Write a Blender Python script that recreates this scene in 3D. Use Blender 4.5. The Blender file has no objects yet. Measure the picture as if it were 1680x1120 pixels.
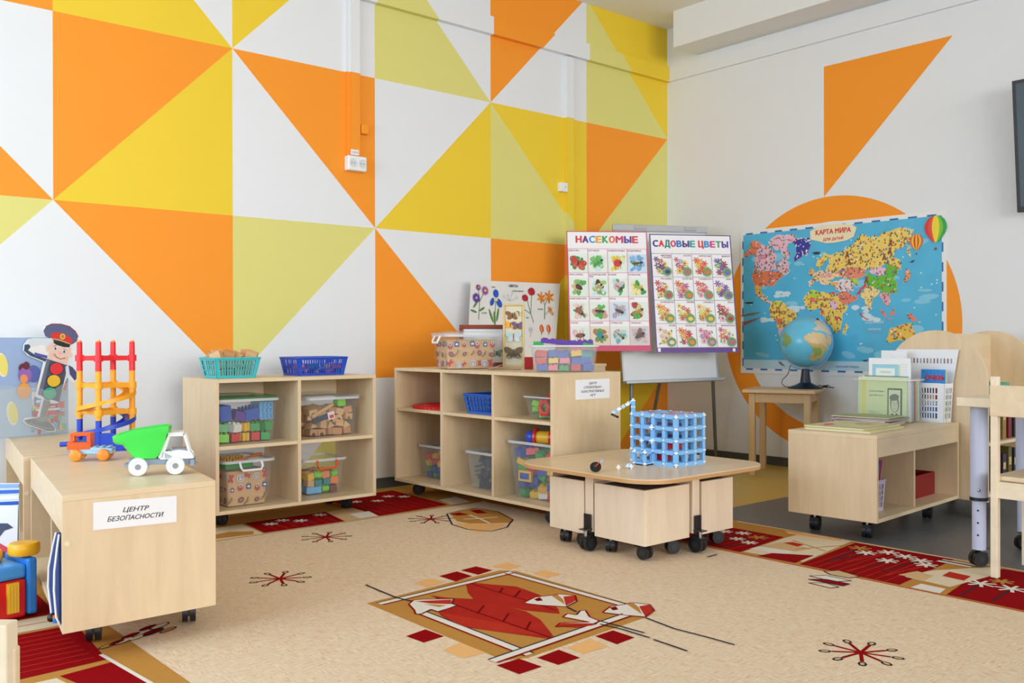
import bpy, bmesh, math, random
from mathutils import Vector, Matrix
R_ = random.Random(7)
S = bpy.context.scene
COL = S.collection
# ---------------------------------------------------------------- camera, light, exposure
S.view_settings.view_transform = 'Standard'
S.view_settings.look = 'None'
S.view_settings.exposure = 0.15
S.view_settings.gamma = 1.0
S.view_settings.use_curve_mapping = False
cd = bpy.data.cameras.new('camera'); cam = bpy.data.objects.new('camera', cd); COL.objects.link(cam)
cd.sensor_width = 36; cd.lens = 33.21; cd.clip_start = 0.05; cd.clip_end = 60
_R = Vector((.7581, -.6522, -.0020)); _U = Vector((.0033, .0008, 1.0)); _F = Vector((.6522, .7581, -.0027))
m = Matrix((( _R.x, _U.x, -_F.x), (_R.y, _U.y, -_F.y), (_R.z, _U.z, -_F.z)))
cam.matrix_world = Matrix.Translation((-5.4713, -4.581, .85)) @ m.to_4x4()
S.camera = cam
w = bpy.data.worlds.new('daylight'); S.world = w; w.use_nodes = True
w.node_tree.nodes['Background'].inputs[0].default_value = (.87, .945, 1.0, 1)
w.node_tree.nodes['Background'].inputs[1].default_value = 1.0
def area(name, loc, target, sx, sy, power, color):
    l = bpy.data.lights.new(name, 'AREA'); l.shape = 'RECTANGLE'; l.size = sx; l.size_y = sy
    l.energy = power; l.color = color
    o = bpy.data.objects.new(name, l); COL.objects.link(o); o.location = loc
    o.rotation_euler = (Vector(target) - Vector(loc)).to_track_quat('-Z', 'Y').to_euler()
area('window_light_left', (-7.9, -1.9, 1.7), (-3.2, -.6, .8), 2.6, 1.8, 88, (.66, .82, 1.0))
area('window_light_rear', (-5.5, -13.5, 2.3), (-2.6, -1.0, .9), 7.0, 3.0, 520, (1.0, .98, .95))

# ---------------------------------------------------------------- materials
def lin(h):
    c = [int(h[i:i+2], 16) / 255 for i in (0, 2, 4)]
    return tuple(x / 12.92 if x <= .04045 else ((x + .055) / 1.055) ** 2.4 for x in c)
_m = {}
def nd(nt, t, **kw):
    n = nt.nodes.new(t)
    for k, v in kw.items(): setattr(n, k, v)
    return n
def M(h, rough=.55, kind='plain', v=.05, sc=6.0, metal=0.0):
    """procedural material: one hue with a faint noise-driven variation"""
    key = (h, rough, kind, v, metal)
    if key in _m: return _m[key]
    mt = bpy.data.materials.new('%s_%s' % (kind, h)); mt.use_nodes = True; _m[key] = mt
    nt = mt.node_tree; p = nt.nodes['Principled BSDF']; c = lin(h)
    p.inputs['Roughness'].default_value = rough; p.inputs['Metallic'].default_value = metal
    if rough > .9: p.inputs['Specular IOR Level'].default_value = .05
    tc = nd(nt, 'ShaderNodeTexCoord'); mp = nd(nt, 'ShaderNodeMapping'); nz = nd(nt, 'ShaderNodeTexNoise')
    mx = nd(nt, 'ShaderNodeMix', data_type='RGBA')
    nt.links.new(tc.outputs['Object'], mp.inputs[0]); nt.links.new(mp.outputs[0], nz.inputs['Vector'])
    mp.inputs['Scale'].default_value = {'wood': (9, 9, 1.3), 'woodx': (1.2, 7, 9)}.get(kind, (1, 1, 1))
    nz.inputs['Scale'].default_value = {'wood': 3.0, 'woodx': 3.0}.get(kind, sc)
    nz.inputs['Detail'].default_value = 4 if kind[:4] == 'wood' else 2
    if kind[:4] == 'wood': v = .13; nz.inputs['Distortion'].default_value = .6
    nt.links.new(nz.outputs['Fac'], mx.inputs[0])
    mx.inputs[6].default_value = tuple(min(1, x * (1 + v)) for x in c) + (1,)
    mx.inputs[7].default_value = tuple(x * (1 - v) * (1 if kind[:4] != 'wood' else f) for x, f in zip(c, (1, .97, .90))) + (1,)
    nt.links.new(mx.outputs[2], p.inputs['Base Color'])
    return mt
def CLEAR(h='F2F6F8', fac=.05, rough=.15):
    key = ('clear', h, fac)
    if key in _m: return _m[key]
    mt = bpy.data.materials.new('clear_plastic_' + h); mt.use_nodes = True; _m[key] = mt
    nt = mt.node_tree; p = nt.nodes['Principled BSDF']; out = nt.nodes['Material Output']
    p.inputs['Base Color'].default_value = lin(h) + (1,); p.inputs['Roughness'].default_value = rough
    t = nd(nt, 'ShaderNodeBsdfTransparent'); mx = nd(nt, 'ShaderNodeMixShader')
    t.inputs[0].default_value = (.97, .975, .975, 1)
    nz = nd(nt, 'ShaderNodeTexNoise'); nz.inputs['Scale'].default_value = 14
    mr = nd(nt, 'ShaderNodeMapRange'); mr.inputs[3].default_value = fac * .8; mr.inputs[4].default_value = fac * 1.2
    nt.links.new(nz.outputs['Fac'], mr.inputs[0]); nt.links.new(mr.outputs[0], mx.inputs[0])
    nt.links.new(t.outputs[0], mx.inputs[1]); nt.links.new(p.outputs[0], mx.inputs[2]); nt.links.new(mx.outputs[0], out.inputs[0])
    return mt
WD = M('E3CBA8', .42, 'wood'); WDX = M('E6D0AE', .40, 'woodx'); WDL = M('EEDFC4', .45, 'woodx'); WDP = M('EAD7BF', .45, 'wood')
BLK = M('17181B', .45); CHR = M('C9CCD2', .25, metal=1.0); WHT = M('F2F3F5', .5)

def carpet():
    mt = bpy.data.materials.new('carpet_field'); mt.use_nodes = True
    nt = mt.node_tree; p = nt.nodes['Principled BSDF']; p.inputs['Roughness'].default_value = .95; p.inputs['Specular IOR Level'].default_value = .05
    L = nt.links.new; tc = nd(nt, 'ShaderNodeTexCoord')
    def streak(sx, sy):
        mp = nd(nt, 'ShaderNodeMapping'); mp.inputs['Scale'].default_value = (sx, sy, 1)
        n = nd(nt, 'ShaderNodeTexNoise'); n.inputs['Scale'].default_value = 1.0; n.inputs['Detail'].default_value = 3
        n.inputs['Roughness'].default_value = .72
        L(tc.outputs['Object'], mp.inputs[0]); L(mp.outputs[0], n.inputs['Vector']); return n
    a, b = streak(26, 190), streak(190, 26)
    ck = nd(nt, 'ShaderNodeTexChecker'); ck.inputs['Scale'].default_value = 11; L(tc.outputs['Object'], ck.inputs[0])
    wob = nd(nt, 'ShaderNodeTexNoise'); wob.inputs['Scale'].default_value = 30; L(tc.outputs['Object'], wob.inputs['Vector'])
    va = nd(nt, 'ShaderNodeVectorMath', operation='MULTIPLY_ADD'); va.inputs[1].default_value = (.06, .06, 0)
    L(wob.outputs['Color'], va.inputs[0]); L(tc.outputs['Object'], va.inputs[2]); L(va.outputs[0], ck.inputs[0])
    n4 = nd(nt, 'ShaderNodeTexNoise'); n4.inputs['Scale'].default_value = 16; L(tc.outputs['Object'], n4.inputs['Vector'])
    av = nd(nt, 'ShaderNodeMath', operation='ADD'); av.use_clamp = True; sb = nd(nt, 'ShaderNodeMath', operation='MULTIPLY_ADD'); sb.inputs[1].default_value = 5; sb.inputs[2].default_value = -2.5
    L(n4.outputs['Fac'], sb.inputs[0]); ml = nd(nt, 'ShaderNodeMath', operation='MULTIPLY_ADD'); ml.inputs[1].default_value = .6; ml.inputs[2].default_value = .2; L(ck.outputs['Fac'], ml.inputs[0]); L(ml.outputs[0], av.inputs[0]); L(sb.outputs[0], av.inputs[1])
    mx = nd(nt, 'ShaderNodeMix', data_type='FLOAT'); L(av.outputs[0], mx.inputs[0]); L(a.outputs['Fac'], mx.inputs[2]); L(b.outputs['Fac'], mx.inputs[3])
    cr = nd(nt, 'ShaderNodeValToRGB'); e = cr.color_ramp.elements
    e[0].position = .30; e[0].color = lin('D9AA78') + (1,); e[1].position = .64; e[1].color = lin('F0DDC4') + (1,)
    x = e.new(.5); x.color = lin('E7D0B2') + (1,)
    L(mx.outputs[0], cr.inputs[0]); L(cr.outputs[0], p.inputs['Base Color'])
    bp = nd(nt, 'ShaderNodeBump'); bp.inputs['Strength'].default_value = .3; bp.inputs['Distance'].default_value = .004
    n2 = nd(nt, 'ShaderNodeTexNoise'); n2.inputs['Scale'].default_value = 260; L(tc.outputs['Object'], n2.inputs['Vector'])
    L(n2.outputs['Fac'], bp.inputs['Height']); L(bp.outputs[0], p.inputs['Normal'])
    return mt

# ---------------------------------------------------------------- mesh builder
V = Vector
class MB:
    def __init__(s): s.v = []; s.f = []; s.i = []; s.ms = []
    def mi(s, m):
        if m not in s.ms: s.ms.append(m)
        return s.ms.index(m)
    def add(s, vs, fs, m):
        o = len(s.v); k = s.mi(m); s.v += [tuple(x) for x in vs]
        for f in fs: s.f.append([a + o for a in f]); s.i.append(k)
    def prism(s, pts, vec, m):
        n = len(pts); a = [V(p) for p in pts]; vec = V(vec)
        s.add(a + [p + vec for p in a], [list(range(n))[::-1], [i + n for i in range(n)]] + [[i, (i+1) % n, (i+1) % n + n, i + n] for i in range(n)], m)
    def box(s, c, d, m, rz=0, rot=None):
        r = rot or Matrix.Rotation(rz, 3, 'Z'); c = V(c); h = [x / 2 for x in d]
        P = [c + r @ V((x*h[0], y*h[1], -h[2])) for x, y in ((-1,-1),(1,-1),(1,1),(-1,1))]
        s.prism(P, r @ V((0, 0, d[2])), m)
    def b(s, x0, x1, y0, y1, z0, z1, m): s.box(((x0+x1)/2, (y0+y1)/2, (z0+z1)/2), (x1-x0, y1-y0, z1-z0), m)
    def loft(s, rings, m, c0=True, c1=True):
        n = len(rings[0]); vs = [p for r in rings for p in r]; fs = []
        for k in range(len(rings)-1):
            for i in range(n): fs.append([k*n+i, k*n+(i+1) % n, (k+1)*n+(i+1) % n, (k+1)*n+i])
        if c0: fs.append(list(range(n))[::-1])
        if c1: fs.append([(len(rings)-1)*n+i for i in range(n)])
        s.add(vs, fs, m)
    def tube(s, path, r, m, n=8, caps=True):
        path = [V(p) for p in path]; rings = []; up = None
        for k, p in enumerate(path):
            t = (path[min(k+1, len(path)-1)] - path[max(k-1, 0)]).normalized()
            if up is None:
                up = V((0, 0, 1)) if abs(t.z) < .9 else V((1, 0, 0))
            a = t.cross(up).normalized(); bq = a.cross(t).normalized(); up = bq
            rr = r[k] if isinstance(r, (list, tuple)) else r
            rings.append([p + a*math.cos(q)*rr + bq*math.sin(q)*rr for q in [2*math.pi*j/n for j in range(n)]])
        s.loft(rings, m, caps, caps)
    def cyl(s, p0, p1, r, m, n=16, r1=None): s.tube([p0, p1], [r, r if r1 is None else r1], m, n)
    def lathe(s, prof, c, m, n=20, rot=None):
        r3 = rot or Matrix.Identity(3); c = V(c)
        s.loft([[c + r3 @ V((r*math.cos(2*math.pi*j/n), r*math.sin(2*math.pi*j/n), z)) for j in range(n)] for r, z in prof], m)
    def sphere(s, c, r, m, n=16, sc=(1, 1, 1)):
        k = n // 2; c = V(c)
        s.loft([[c + V((r*sc[0]*math.sin(math.pi*(i+.02)/(k+.04))*math.cos(2*math.pi*j/n), r*sc[1]*math.sin(math.pi*(i+.02)/(k+.04))*math.sin(2*math.pi*j/n), -r*sc[2]*math.cos(math.pi*(i+.02)/(k+.04)))) for j in range(n)] for i in range(k+1)], m)
    def build(s, name, parent=None, smooth=False, bevel=0, solid=0, origin=None, loc=None, rz=0, fix=True):
        if parent is None and origin is None and loc is None:
            xs, ys, zs = zip(*s.v); origin = ((min(xs)+max(xs))/2, (min(ys)+max(ys))/2, min(zs))
        if origin: s.v = [(x-origin[0], y-origin[1], z-origin[2]) for x, y, z in s.v]
        me = bpy.data.meshes.new(name); me.from_pydata(s.v, [], s.f)
        for m in s.ms: me.materials.append(m)
        me.polygons.foreach_set('material_index', s.i)
        if fix:
            bm = bmesh.new(); bm.from_mesh(me); bmesh.ops.recalc_face_normals(bm, faces=bm.faces); bm.to_mesh(me); bm.free()
        if smooth:
            me.polygons.foreach_set('use_smooth', [True]*len(me.polygons)); me.set_sharp_from_angle(angle=.7)
        o = bpy.data.objects.new(name, me); COL.objects.link(o)
        if origin: o.location = origin
        if loc: o.location = loc
        o.rotation_euler = (0, 0, rz)
        if parent: o.parent = parent
        if solid:
            q = o.modifiers.new('thickness', 'SOLIDIFY'); q.thickness = solid; q.offset = 0
        if bevel:
            q = o.modifiers.new('edges', 'BEVEL'); q.width = bevel; q.segments = 2; q.limit_method = 'ANGLE'
        return o
def tag(o, label, cat, group=None):
    o['label'] = label; o['category'] = cat
    if group: o['group'] = group
    return o
def struct(o): o['kind'] = 'structure'; return o
def thing(name, label, cat, loc, rz=0, group=None):
    o = bpy.data.objects.new(name, None); COL.objects.link(o); o.location = loc; o.rotation_euler = (0, 0, rz)
    o.empty_display_size = .05
    return tag(o, label, cat, group)
def dup(o, loc, rz=0, label=None, group=None, rot=None):
    c = o.copy(); COL.objects.link(c); c.location = loc; c.rotation_euler = rot or (0, 0, rz)
    if label: c['label'] = label
    if group: c['group'] = group
    for ch in list(o.children):
        d = ch.copy(); COL.objects.link(d); d.parent = c
    return c

# ---------------------------------------------------------------- flat artwork on real sheets
_t = {}
def rough(p, amp=.006, seed=1, n=2):
    r = random.Random(seed)
    for _ in range(n):
        o = []
        for (a, b), (c, d) in zip(p, p[1:]+p[:1]):
            l = math.hypot(c-a, d-b); o.append((a, b)); q = min(amp, l*.16)
            if l > amp*1.2: o.append(((a+c)/2 + r.uniform(-q, q), (b+d)/2 + r.uniform(-q, q)))
        p = o; amp *= .6
    return p
LATIN = str.maketrans('АВЕКМНОРСТХаеорсух', 'ABEKMHOPCTXaeopcyx')
def raw(s):
    s = s.translate(LATIN)
    if s in _t: return _t[s]
    cu = bpy.data.curves.new('lettering', 'FONT'); cu.body = s; cu.size = 1; cu.resolution_u = 3
    ob = bpy.data.objects.new('lettering', cu)
    me = ob.to_mesh(); vs = [(v.co.x, v.co.y) for v in me.vertices]; fs = [list(p.vertices) for p in me.polygons]
    ob.to_mesh_clear(); bpy.data.objects.remove(ob); bpy.data.curves.remove(cu)
    _t[s] = (vs, fs); return _t[s]
def glyph(c):
    """one character; the soft sign and yery are put together from cleaner letters"""
    if c not in 'ЬЫ': return raw(c)
    box = raw(c)[0]; x0, x1 = min(a for a, b in box), max(a for a, b in box); vs, fs = raw('Р')
    p0, p1, top = min(a for a, b in vs), max(a for a, b in vs), max(b for a, b in vs); w1 = (x1-x0)*(1 if c == 'Ь' else .70)
    V2 = [(x0+(a-p0)/(p1-p0)*w1, top-b) for a, b in vs]; F2 = [list(f) for f in fs]
    if c == 'Ы': n = len(V2); V2 += [(x1-.09, 0), (x1, 0), (x1, top), (x1-.09, top)]; F2.append([n, n+1, n+2, n+3])
    return V2, F2
def glyphs(s, shear=0):
    k = (s, shear)
    if k in _t: return _t[k]
    vs, fs = [], []; X = lambda p: max(a for a, b in raw(p+'Н')[0])
    for i, c in enumerate(s):
        if c == ' ': continue
        g, f = glyph(c); dx = X(s[:i])-X('') if i else 0; n = len(vs)
        vs += [(a+dx+b*shear, b) for a, b in g]; fs += [[q+n for q in r] for r in f]
    _t[k] = (vs, fs); return _t[k]
class Art(MB):
    def __init__(s, O, ex, ey, step=.0004):
        super().__init__(); s.O = V(O); s.ex = V(ex).normalized(); s.ey = V(ey).normalized(); s.n = s.ex.cross(s.ey).normalized(); s.st = step
    def P(s, x, y, k): return s.O + s.ex*x + s.ey*y + s.n*(k*s.st)
    def poly(s, pts, m, k=1):
        s.c = (getattr(s, 'c', 0)+1) % 40; k += s.c*.02
        s.add([s.P(x, y, k) for x, y in pts], [list(range(len(pts)))], m)
    def rect(s, x0, y0, x1, y1, m, k=1): s.poly([(x0, y0), (x1, y0), (x1, y1), (x0, y1)], m, k)
    def ell(s, cx, cy, rx, ry, m, k=1, rot=0, n=14):
        c, q = math.cos(rot), math.sin(rot)
        s.poly([(cx + rx*math.cos(t)*c - ry*math.sin(t)*q, cy + rx*math.cos(t)*q + ry*math.sin(t)*c) for t in [2*math.pi*j/n for j in range(n)]], m, k)
    def line(s, pts, w, m, k=1):
        for (a, b), (c, d) in zip(pts, pts[1:]):
            l = math.hypot(c-a, d-b) or 1e-6; nx, ny = -(d-b)/l*w/2, (c-a)/l*w/2
            s.poly([(a+nx, b+ny), (a-nx, b-ny), (c-nx, d-ny), (c+nx, d+ny)], m, k)
    def slab(s, x0, y0, x1, y1, t, m):
        s.prism([s.P(x0, y0, 0), s.P(x1, y0, 0), s.P(x1, y1, 0), s.P(x0, y1, 0)], -s.n*t, m)
    def text(s, t, x, y, h, m, w=None, al='c', k=2, shear=0, bold=.0, slope=0):
        vs, fs = glyphs(t, shear)
        if not vs: return
        x0 = min(a for a, b in vs); x1 = max(a for a, b in vs)
        sy = h / .70; sx = w / (x1-x0) if w else sy
        ox = {'c': (x0+x1)/2, 'l': x0, 'r': x1}[al]
        d_ = bold*1.1*h/.7
        for n_, (dx, dy) in enumerate(((0, 0),) if not bold else ((0, 0), (d_, 0), (-d_, 0), (d_*.5, d_*.6), (-d_*.5, -d_*.6))):
            s.add([s.P(x + (a-ox)*sx + dx, y + b*sy + dy, k + n_*.06) for a, b in vs], fs, m)
    def flower(s, x, y, r, m, mc, k=3, n=8):
        for j in range(n):
            a = 2*math.pi*j/n; s.ell(x+math.cos(a)*r*.6, y+math.sin(a)*r*.6, r*.42, r*.2, m, k, a, 8)
        s.ell(x, y, r*.28, r*.28, mc, k+1, 0, 8)
# ---------------------------------------------------------------- room
c_OR = M('FF9A1E', .6, v=.02); c_YE = M('F3D02E', .6, v=.02); c_LY = M('E2DB80', .6, v=.02); c_WH = M('EAECEF', .6, v=.015)
CW, Z0 = .8518, .6295
# painted cells of the left wall: (column from the corner, row): polygons in cell units (x to the right, y up)
TL, TR, BL, BR = (0, 1), (1, 1), (0, 0), (1, 0)
cells = {(5,2): [((TL,TR,BR), c_OR), ((TL,BR,BL), c_OR)], (4,2): [((TL,BR,BL), c_YE), ((TL,TR,BR), c_WH)], (3,2): [((BL,TR,TL), c_YE), ((BL,BR,TR), c_WH)],
 (2,2): [((TL,BL,BR), c_LY), ((TL,BR,TR), c_WH)], (1,2): [((BL,TR,TL), c_OR), ((BL,BR,TR), c_WH)], (0,2): [((TL,BR,TR), c_YE), ((TL,BL,BR), c_LY)],
 (5,1): [((TL,BL,BR), c_OR), ((TL,BR,TR), c_WH)], (4,1): [((TL,BL,TR), c_OR), ((BL,BR,TR), c_YE)], (3,1): [((TL,BR,TR), c_OR), ((TL,BL,BR), c_WH)],
 (2,1): [((BL,TR,TL), c_WH), ((BL,BR,TR), c_YE)], (1,1): [((TL,BR,TR), c_YE), ((TL,BL,BR), c_LY)], (0,1): [((BL,TR,TL), c_OR), ((BL,BR,TR), c_LY)],
 (5,0): [((TL,BL,TR), c_LY), ((BL,BR,TR), c_WH)], (4,0): [((TL,BR,TR), c_OR), ((TL,BL,BR), c_WH)], (3,0): [((TL,BL,TR), c_LY), ((BL,BR,TR), c_WH)],
 (2,0): [((TL,BL,BR), c_OR), ((TL,BR,TR), c_WH)], (1,0): [((TL,BL,TR), c_OR), ((BL,BR,TR), c_YE)], (0,0): [((TL,TR,BR), c_LY), ((TL,BR,BL), c_OR)],
 (3,-1): [((TR,BL,BR), c_LY), ((TR,TL,BL), c_WH)], (0,-1): [((TL,BL,TR), c_YE), ((BL,BR,TR), c_OR)]}
def clip(poly, f):
    out = []
    for i in range(len(poly)):
        a, b = poly[i], poly[(i+1) % len(poly)]; fa, fb = f(a), f(b)
        if fa >= 0: out.append(a)
        if (fa >= 0) != (fb >= 0):
            t = fa/(fa-fb); out.append((a[0]+(b[0]-a[0])*t, a[1]+(b[1]-a[1])*t))
    return out
HC = 3.148
def painted(mb, x0, x1, z0, z1, y):
    """the mural, clipped to a window x0..x1, z0..z1, laid on the plane y"""
    for c in range(-0, 9):
        for r in range(-1, 3):
            for tri, m in cells.get((c, r), [((TL,TR,BR), c_WH), ((TL,BR,BL), c_WH)]):
                p = [(-(c+1)*CW + a*CW, Z0 + r*CW + b*CW) for a, b in tri]
                for f in (lambda q: q[0]-x0, lambda q: x1-q[0], lambda q: q[1]-z0, lambda q: z1-q[1]):
                    if p: p = clip(p, f)
                if len(p) > 2: mb.add([(a, y, b) for a, b in p], [list(range(len(p)))], m)
mb = MB(); painted(mb, -8, 0, -.02, HC, 0); mb.b(-8, .12, .02, .14, -.02, HC+.1, c_WH); struct(mb.build('wall_left', origin=(-4, 0, 0), fix=False))
mb = MB(); mb.b(-8, 0, -.034, .0, 2.752, 2.862, c_WH); painted(mb, -8, 0, 2.752, 2.862, -.035)
tmp = MB(); painted(tmp, -8, 0, 2.751, 2.753, 0)
for n_, (f, i) in enumerate(zip(tmp.f, tmp.i)):      # its underside is painted like the wall
    xx = [tmp.v[k][0] for k in f]; zb = 2.7516-n_*2e-5; mb.add([(min(xx), -.035, zb), (max(xx), -.035, zb), (max(xx), -.0005, zb), (min(xx), -.0005, zb)], [[0, 1, 2, 3]], tmp.ms[i])
struct(mb.build('trim_1', origin=(-4, 0, 2.75), fix=False))
mb = MB(); mb.b(0, .12, -9, 0.02, -.02, HC+.1, c_WH)
mb2 = Art((-.0006, 0, 0), (0, -1, 0), (0, 0, 1), .0005)
mb2.poly([(1.293, 1.757), (1.293, 2.59), (2.114, 2.59)], c_OR, 0)
for j in range(96):
    A0, A1 = 2*math.pi*j/96, 2*math.pi*(j+1)/96
    mb2.poly([(1.343+r_*math.cos(a_), .93+r_*math.sin(a_)) for r_, a_ in ((.665, A0), (.825, A0), (.825, A1), (.665, A1))], c_OR, 0)
mb.v += mb2.v; k0 = len(mb.v) - len(mb2.v); km = mb.mi(c_OR)
for f in mb2.f: mb.f.append([a+k0 for a in f]); mb.i.append(km)
struct(mb.build('wall_right', origin=(0, -4, 0), fix=False))
mb = MB(); mb.b(-.020, 0, -9, -.0365, 2.752, 2.862, c_WH); struct(mb.build('trim_2'))
mb = MB(); mb.b(-.277, 0, -9, -.288, 2.894, HC, M('ECEDEC', .6, v=.015)); struct(mb.build('trim_3'))
mb = MB(); mb.b(-8, .12, -9, .14, HC, HC+.12, M('F3F1EA', .7, v=.015)); struct(mb.build('ceiling'))
GR = M('67696A', .35, v=.06, sc=3); YF = M('D3B24A', .3, v=.06, sc=3)
mb = MB(); mb.b(-8, .1, -9, -1.70, -.05, 0, GR); mb.b(-8, .1, -1.70, .1, -.05, 0, YF); struct(mb.build('floor'))
BB = M('4B4F50', .4)
mb = MB(); mb.b(-8, 0, -.014, 0, 0, .058, BB); struct(mb.build('baseboard_left'))
mb = MB(); mb.b(-.014, 0, -9, 0, 0, .058, BB); struct(mb.build('baseboard_right'))

# ---------------------------------------------------------------- rug
CR = M('E3D2B4', .95, v=.05, sc=60); RED = M('93070F', .95, v=.12, sc=60); OCH = M('C08A44', .95, v=.07, sc=60); PCH = M('EFB878', .95, v=.06, sc=60)
TAN = M('D6B384', .95, v=.1, sc=60); RD2 = M('BC3424', .95, v=.12, sc=40); DRK = M('33303A', .95); RWH = M('E8E0D4', .95); RD3 = M('78060C', .95, v=.1, sc=50)
zr = .008
ru = Art((0, 0, zr), (1, 0, 0), (0, 1, 0), .00025)
ru.slab(-5.12, -4.45, -1.835, -.13, zr-.001, OCH)
ru.rect(-4.56, -3.9, -2.385, -.765, carpet(), 1)
def bar(a, b, wd, k=5, edge=True):
    if edge:
        l = math.hypot(b[0]-a[0], b[1]-a[1]); nx, ny = -(b[1]-a[1])/l*wd*.5, (b[0]-a[0])/l*wd*.5
        ru.line([(a[0]+nx, a[1]+ny), (b[0]+nx, b[1]+ny)], .006, DRK, k+1); ru.line([(a[0]-nx, a[1]-ny), (b[0]-nx, b[1]-ny)], .007, RED, k+1)
    ru.line([a, b], wd, RWH, k)
# border, cream/red patches all round
def pitch(pts, m, k=2): ru.poly(pts, m, k)
def daisy(x, y, r=.045, m=RWH, stem=None, k=6):
    for j in range(7):
        a = j*.897; ru.line([(x, y), (x+math.cos(a)*r, y+math.sin(a)*r)], .012, m, k)
    if stem: ru.line([(x, y), stem], .007, DRK if (x*37) % 1 > .5 else RD2, k-2)
pitch([(-2.365, -1.96), (-1.99, -1.96), (-1.99, -2.30), (-2.365, -2.345)], RED)
pitch([(-2.35, -2.35), (-1.99, -2.31), (-1.85, -2.31), (-1.85, -2.53), (-2.32, -2.60)], CR, 2)
pitch([(-2.285, -2.335), (-2.22, -2.335), (-2.195, -2.482), (-2.273, -2.485)], RWH, 3)
pitch([(-2.22, -2.335), (-2.09, -2.35), (-2.10, -2.50), (-2.195, -2.482)], TAN, 3)
pitch([(-2.09, -2.36), (-2.05, -2.38), (-2.06, -2.44), (-2.11, -2.44)], RD2, 4)
pitch([(-2.37, -2.43), (-2.285, -2.44), (-2.20, -2.57), (-2.36, -2.59)], RED, 4)
pitch([(-1.874, -2.224), (-1.845, -2.479), (-1.879, -2.503), (-1.918, -2.273)], PCH, 3)
ru.line([(-2.16, -2.46), (-1.93, -2.56)], .007, OCH, 5); ru.line([(-2.02, -2.36), (-2.1, -2.56)], .007, OCH, 5)
pitch([(-2.365, -2.61), (-1.865, -2.555), (-1.86, -2.955), (-2.369, -3.0)], RED)
for x, y in [(-2.007, -2.68), (-1.935, -2.733), (-1.954, -2.811), (-2.07, -2.8), (-1.975, -2.883), (-2.025, -2.927)]: daisy(x, y, .042, RWH, (x-.26, y+.02))
daisy(-1.95, -2.622, .045, OCH, (-2.2, -2.65))
for x, y in [(-2.087, -2.066), (-2.057, -2.14), (-2.194, -2.269), (-2.171, -2.193)]: daisy(x, y, .035, RWH, (x-.17, y+.03))
daisy(-2.082, -2.232, .045, OCH)
for q in range(9):
    ru.line([(-2.36, -2.64-q*.038), (-1.92, -2.62-q*.038)], .004, RD2, 3); ru.line([(-2.36, -2.0-q*.036), (-2.02, -2.0-q*.034)], .004, RD2, 3)
ru.line([(-1.927, -2.925), (-1.931, -3.051)], .022, RWH, 5); ru.line([(-1.893, -2.928), (-1.897, -3.055)], .014, RWH, 5); ru.line([(-1.91, -2.925), (-1.914, -3.05)], .008, DRK, 5)
pitch([(-2.25, -2.96), (-2.10, -2.975), (-1.87, -3.10), (-1.95, -3.16), (-2.27, -3.126)], CR, 3)
pitch([(-2.24, -2.93), (-2.14, -2.95), (-2.16, -3.02), (-2.25, -3.03)], TAN, 4)
pitch([(-2.14, -3.04), (-2.06, -3.03), (-2.07, -3.11), (-2.15, -3.12)], RD2, 4)
pitch([(-2.375, -3.042), (-2.30, -3.042), (-2.304, -3.129), (-2.375, -3.141)], RWH, 4)
pitch([(-2.372, -3.161), (-2.02, -3.108), (-1.87, -3.14), (-1.87, -3.9), (-2.372, -3.9)], RED)
for x, y in [(-2.147, -3.176), (-2.14, -3.273), (-2.05, -3.36), (-2.12, -3.45)]: daisy(x, y, .05, RWH, (x-.2, y-.02))
daisy(-2.064, -3.212, .04, OCH)
ru.line([(-2.388, -3.9), (-2.388, -.78)], .008, RD2, 2); ru.line([(-1.85, -3.9), (-1.85, -1.96)], .012, CR, 2)
# side along the painted wall
pitch([(-3.58, -.50), (-3.16, -.50), (-3.21, -.765), (-3.61, -.765)], RED); pitch([(-3.16, -.50), (-2.98, -.49), (-3.02, -.765), (-3.21, -.765)], TAN)
pitch([(-3.10, -.62), (-2.99, -.62), (-3.02, -.75), (-3.12, -.75)], RWH, 3)
pitch([(-2.98, -.20), (-2.55, -.16), (-2.59, -.73), (-3.02, -.76)], RED); pitch([(-2.54, -.58), (-2.41, -.56), (-2.45, -.74), (-2.58, -.74)], CR)
pitch([(-3.86, -.52), (-3.60, -.52), (-3.62, -.79), (-3.86, -.79)], CR); pitch([(-3.86, -.68), (-3.72, -.64), (-3.63, -.70), (-3.66, -.76), (-3.84, -.74)], OCH, 3)
pitch([(-4.5, -.3), (-3.95, -.3), (-3.95, -.76), (-4.5, -.76)], RED)
for x, y in [(-3.50, -.60), (-3.42, -.56), (-3.36, -.62), (-3.22, -.55), (-2.9, -.35), (-2.80, -.40), (-2.68, -.32), (-2.62, -.38)]: daisy(x, y, .035, RWH, (x+.02, y-.12))
for q in range(7): ru.line([(-3.52+q*.05, -.55), (-3.54+q*.05, -.755)], .004, RD2, 3); ru.line([(-2.95+q*.055, -.45), (-2.97+q*.055, -.74)], .004, RD2, 3)
ru.line([(-4.5, -.785), (-2.40, -.775)], .012, OCH, 2)
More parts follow.
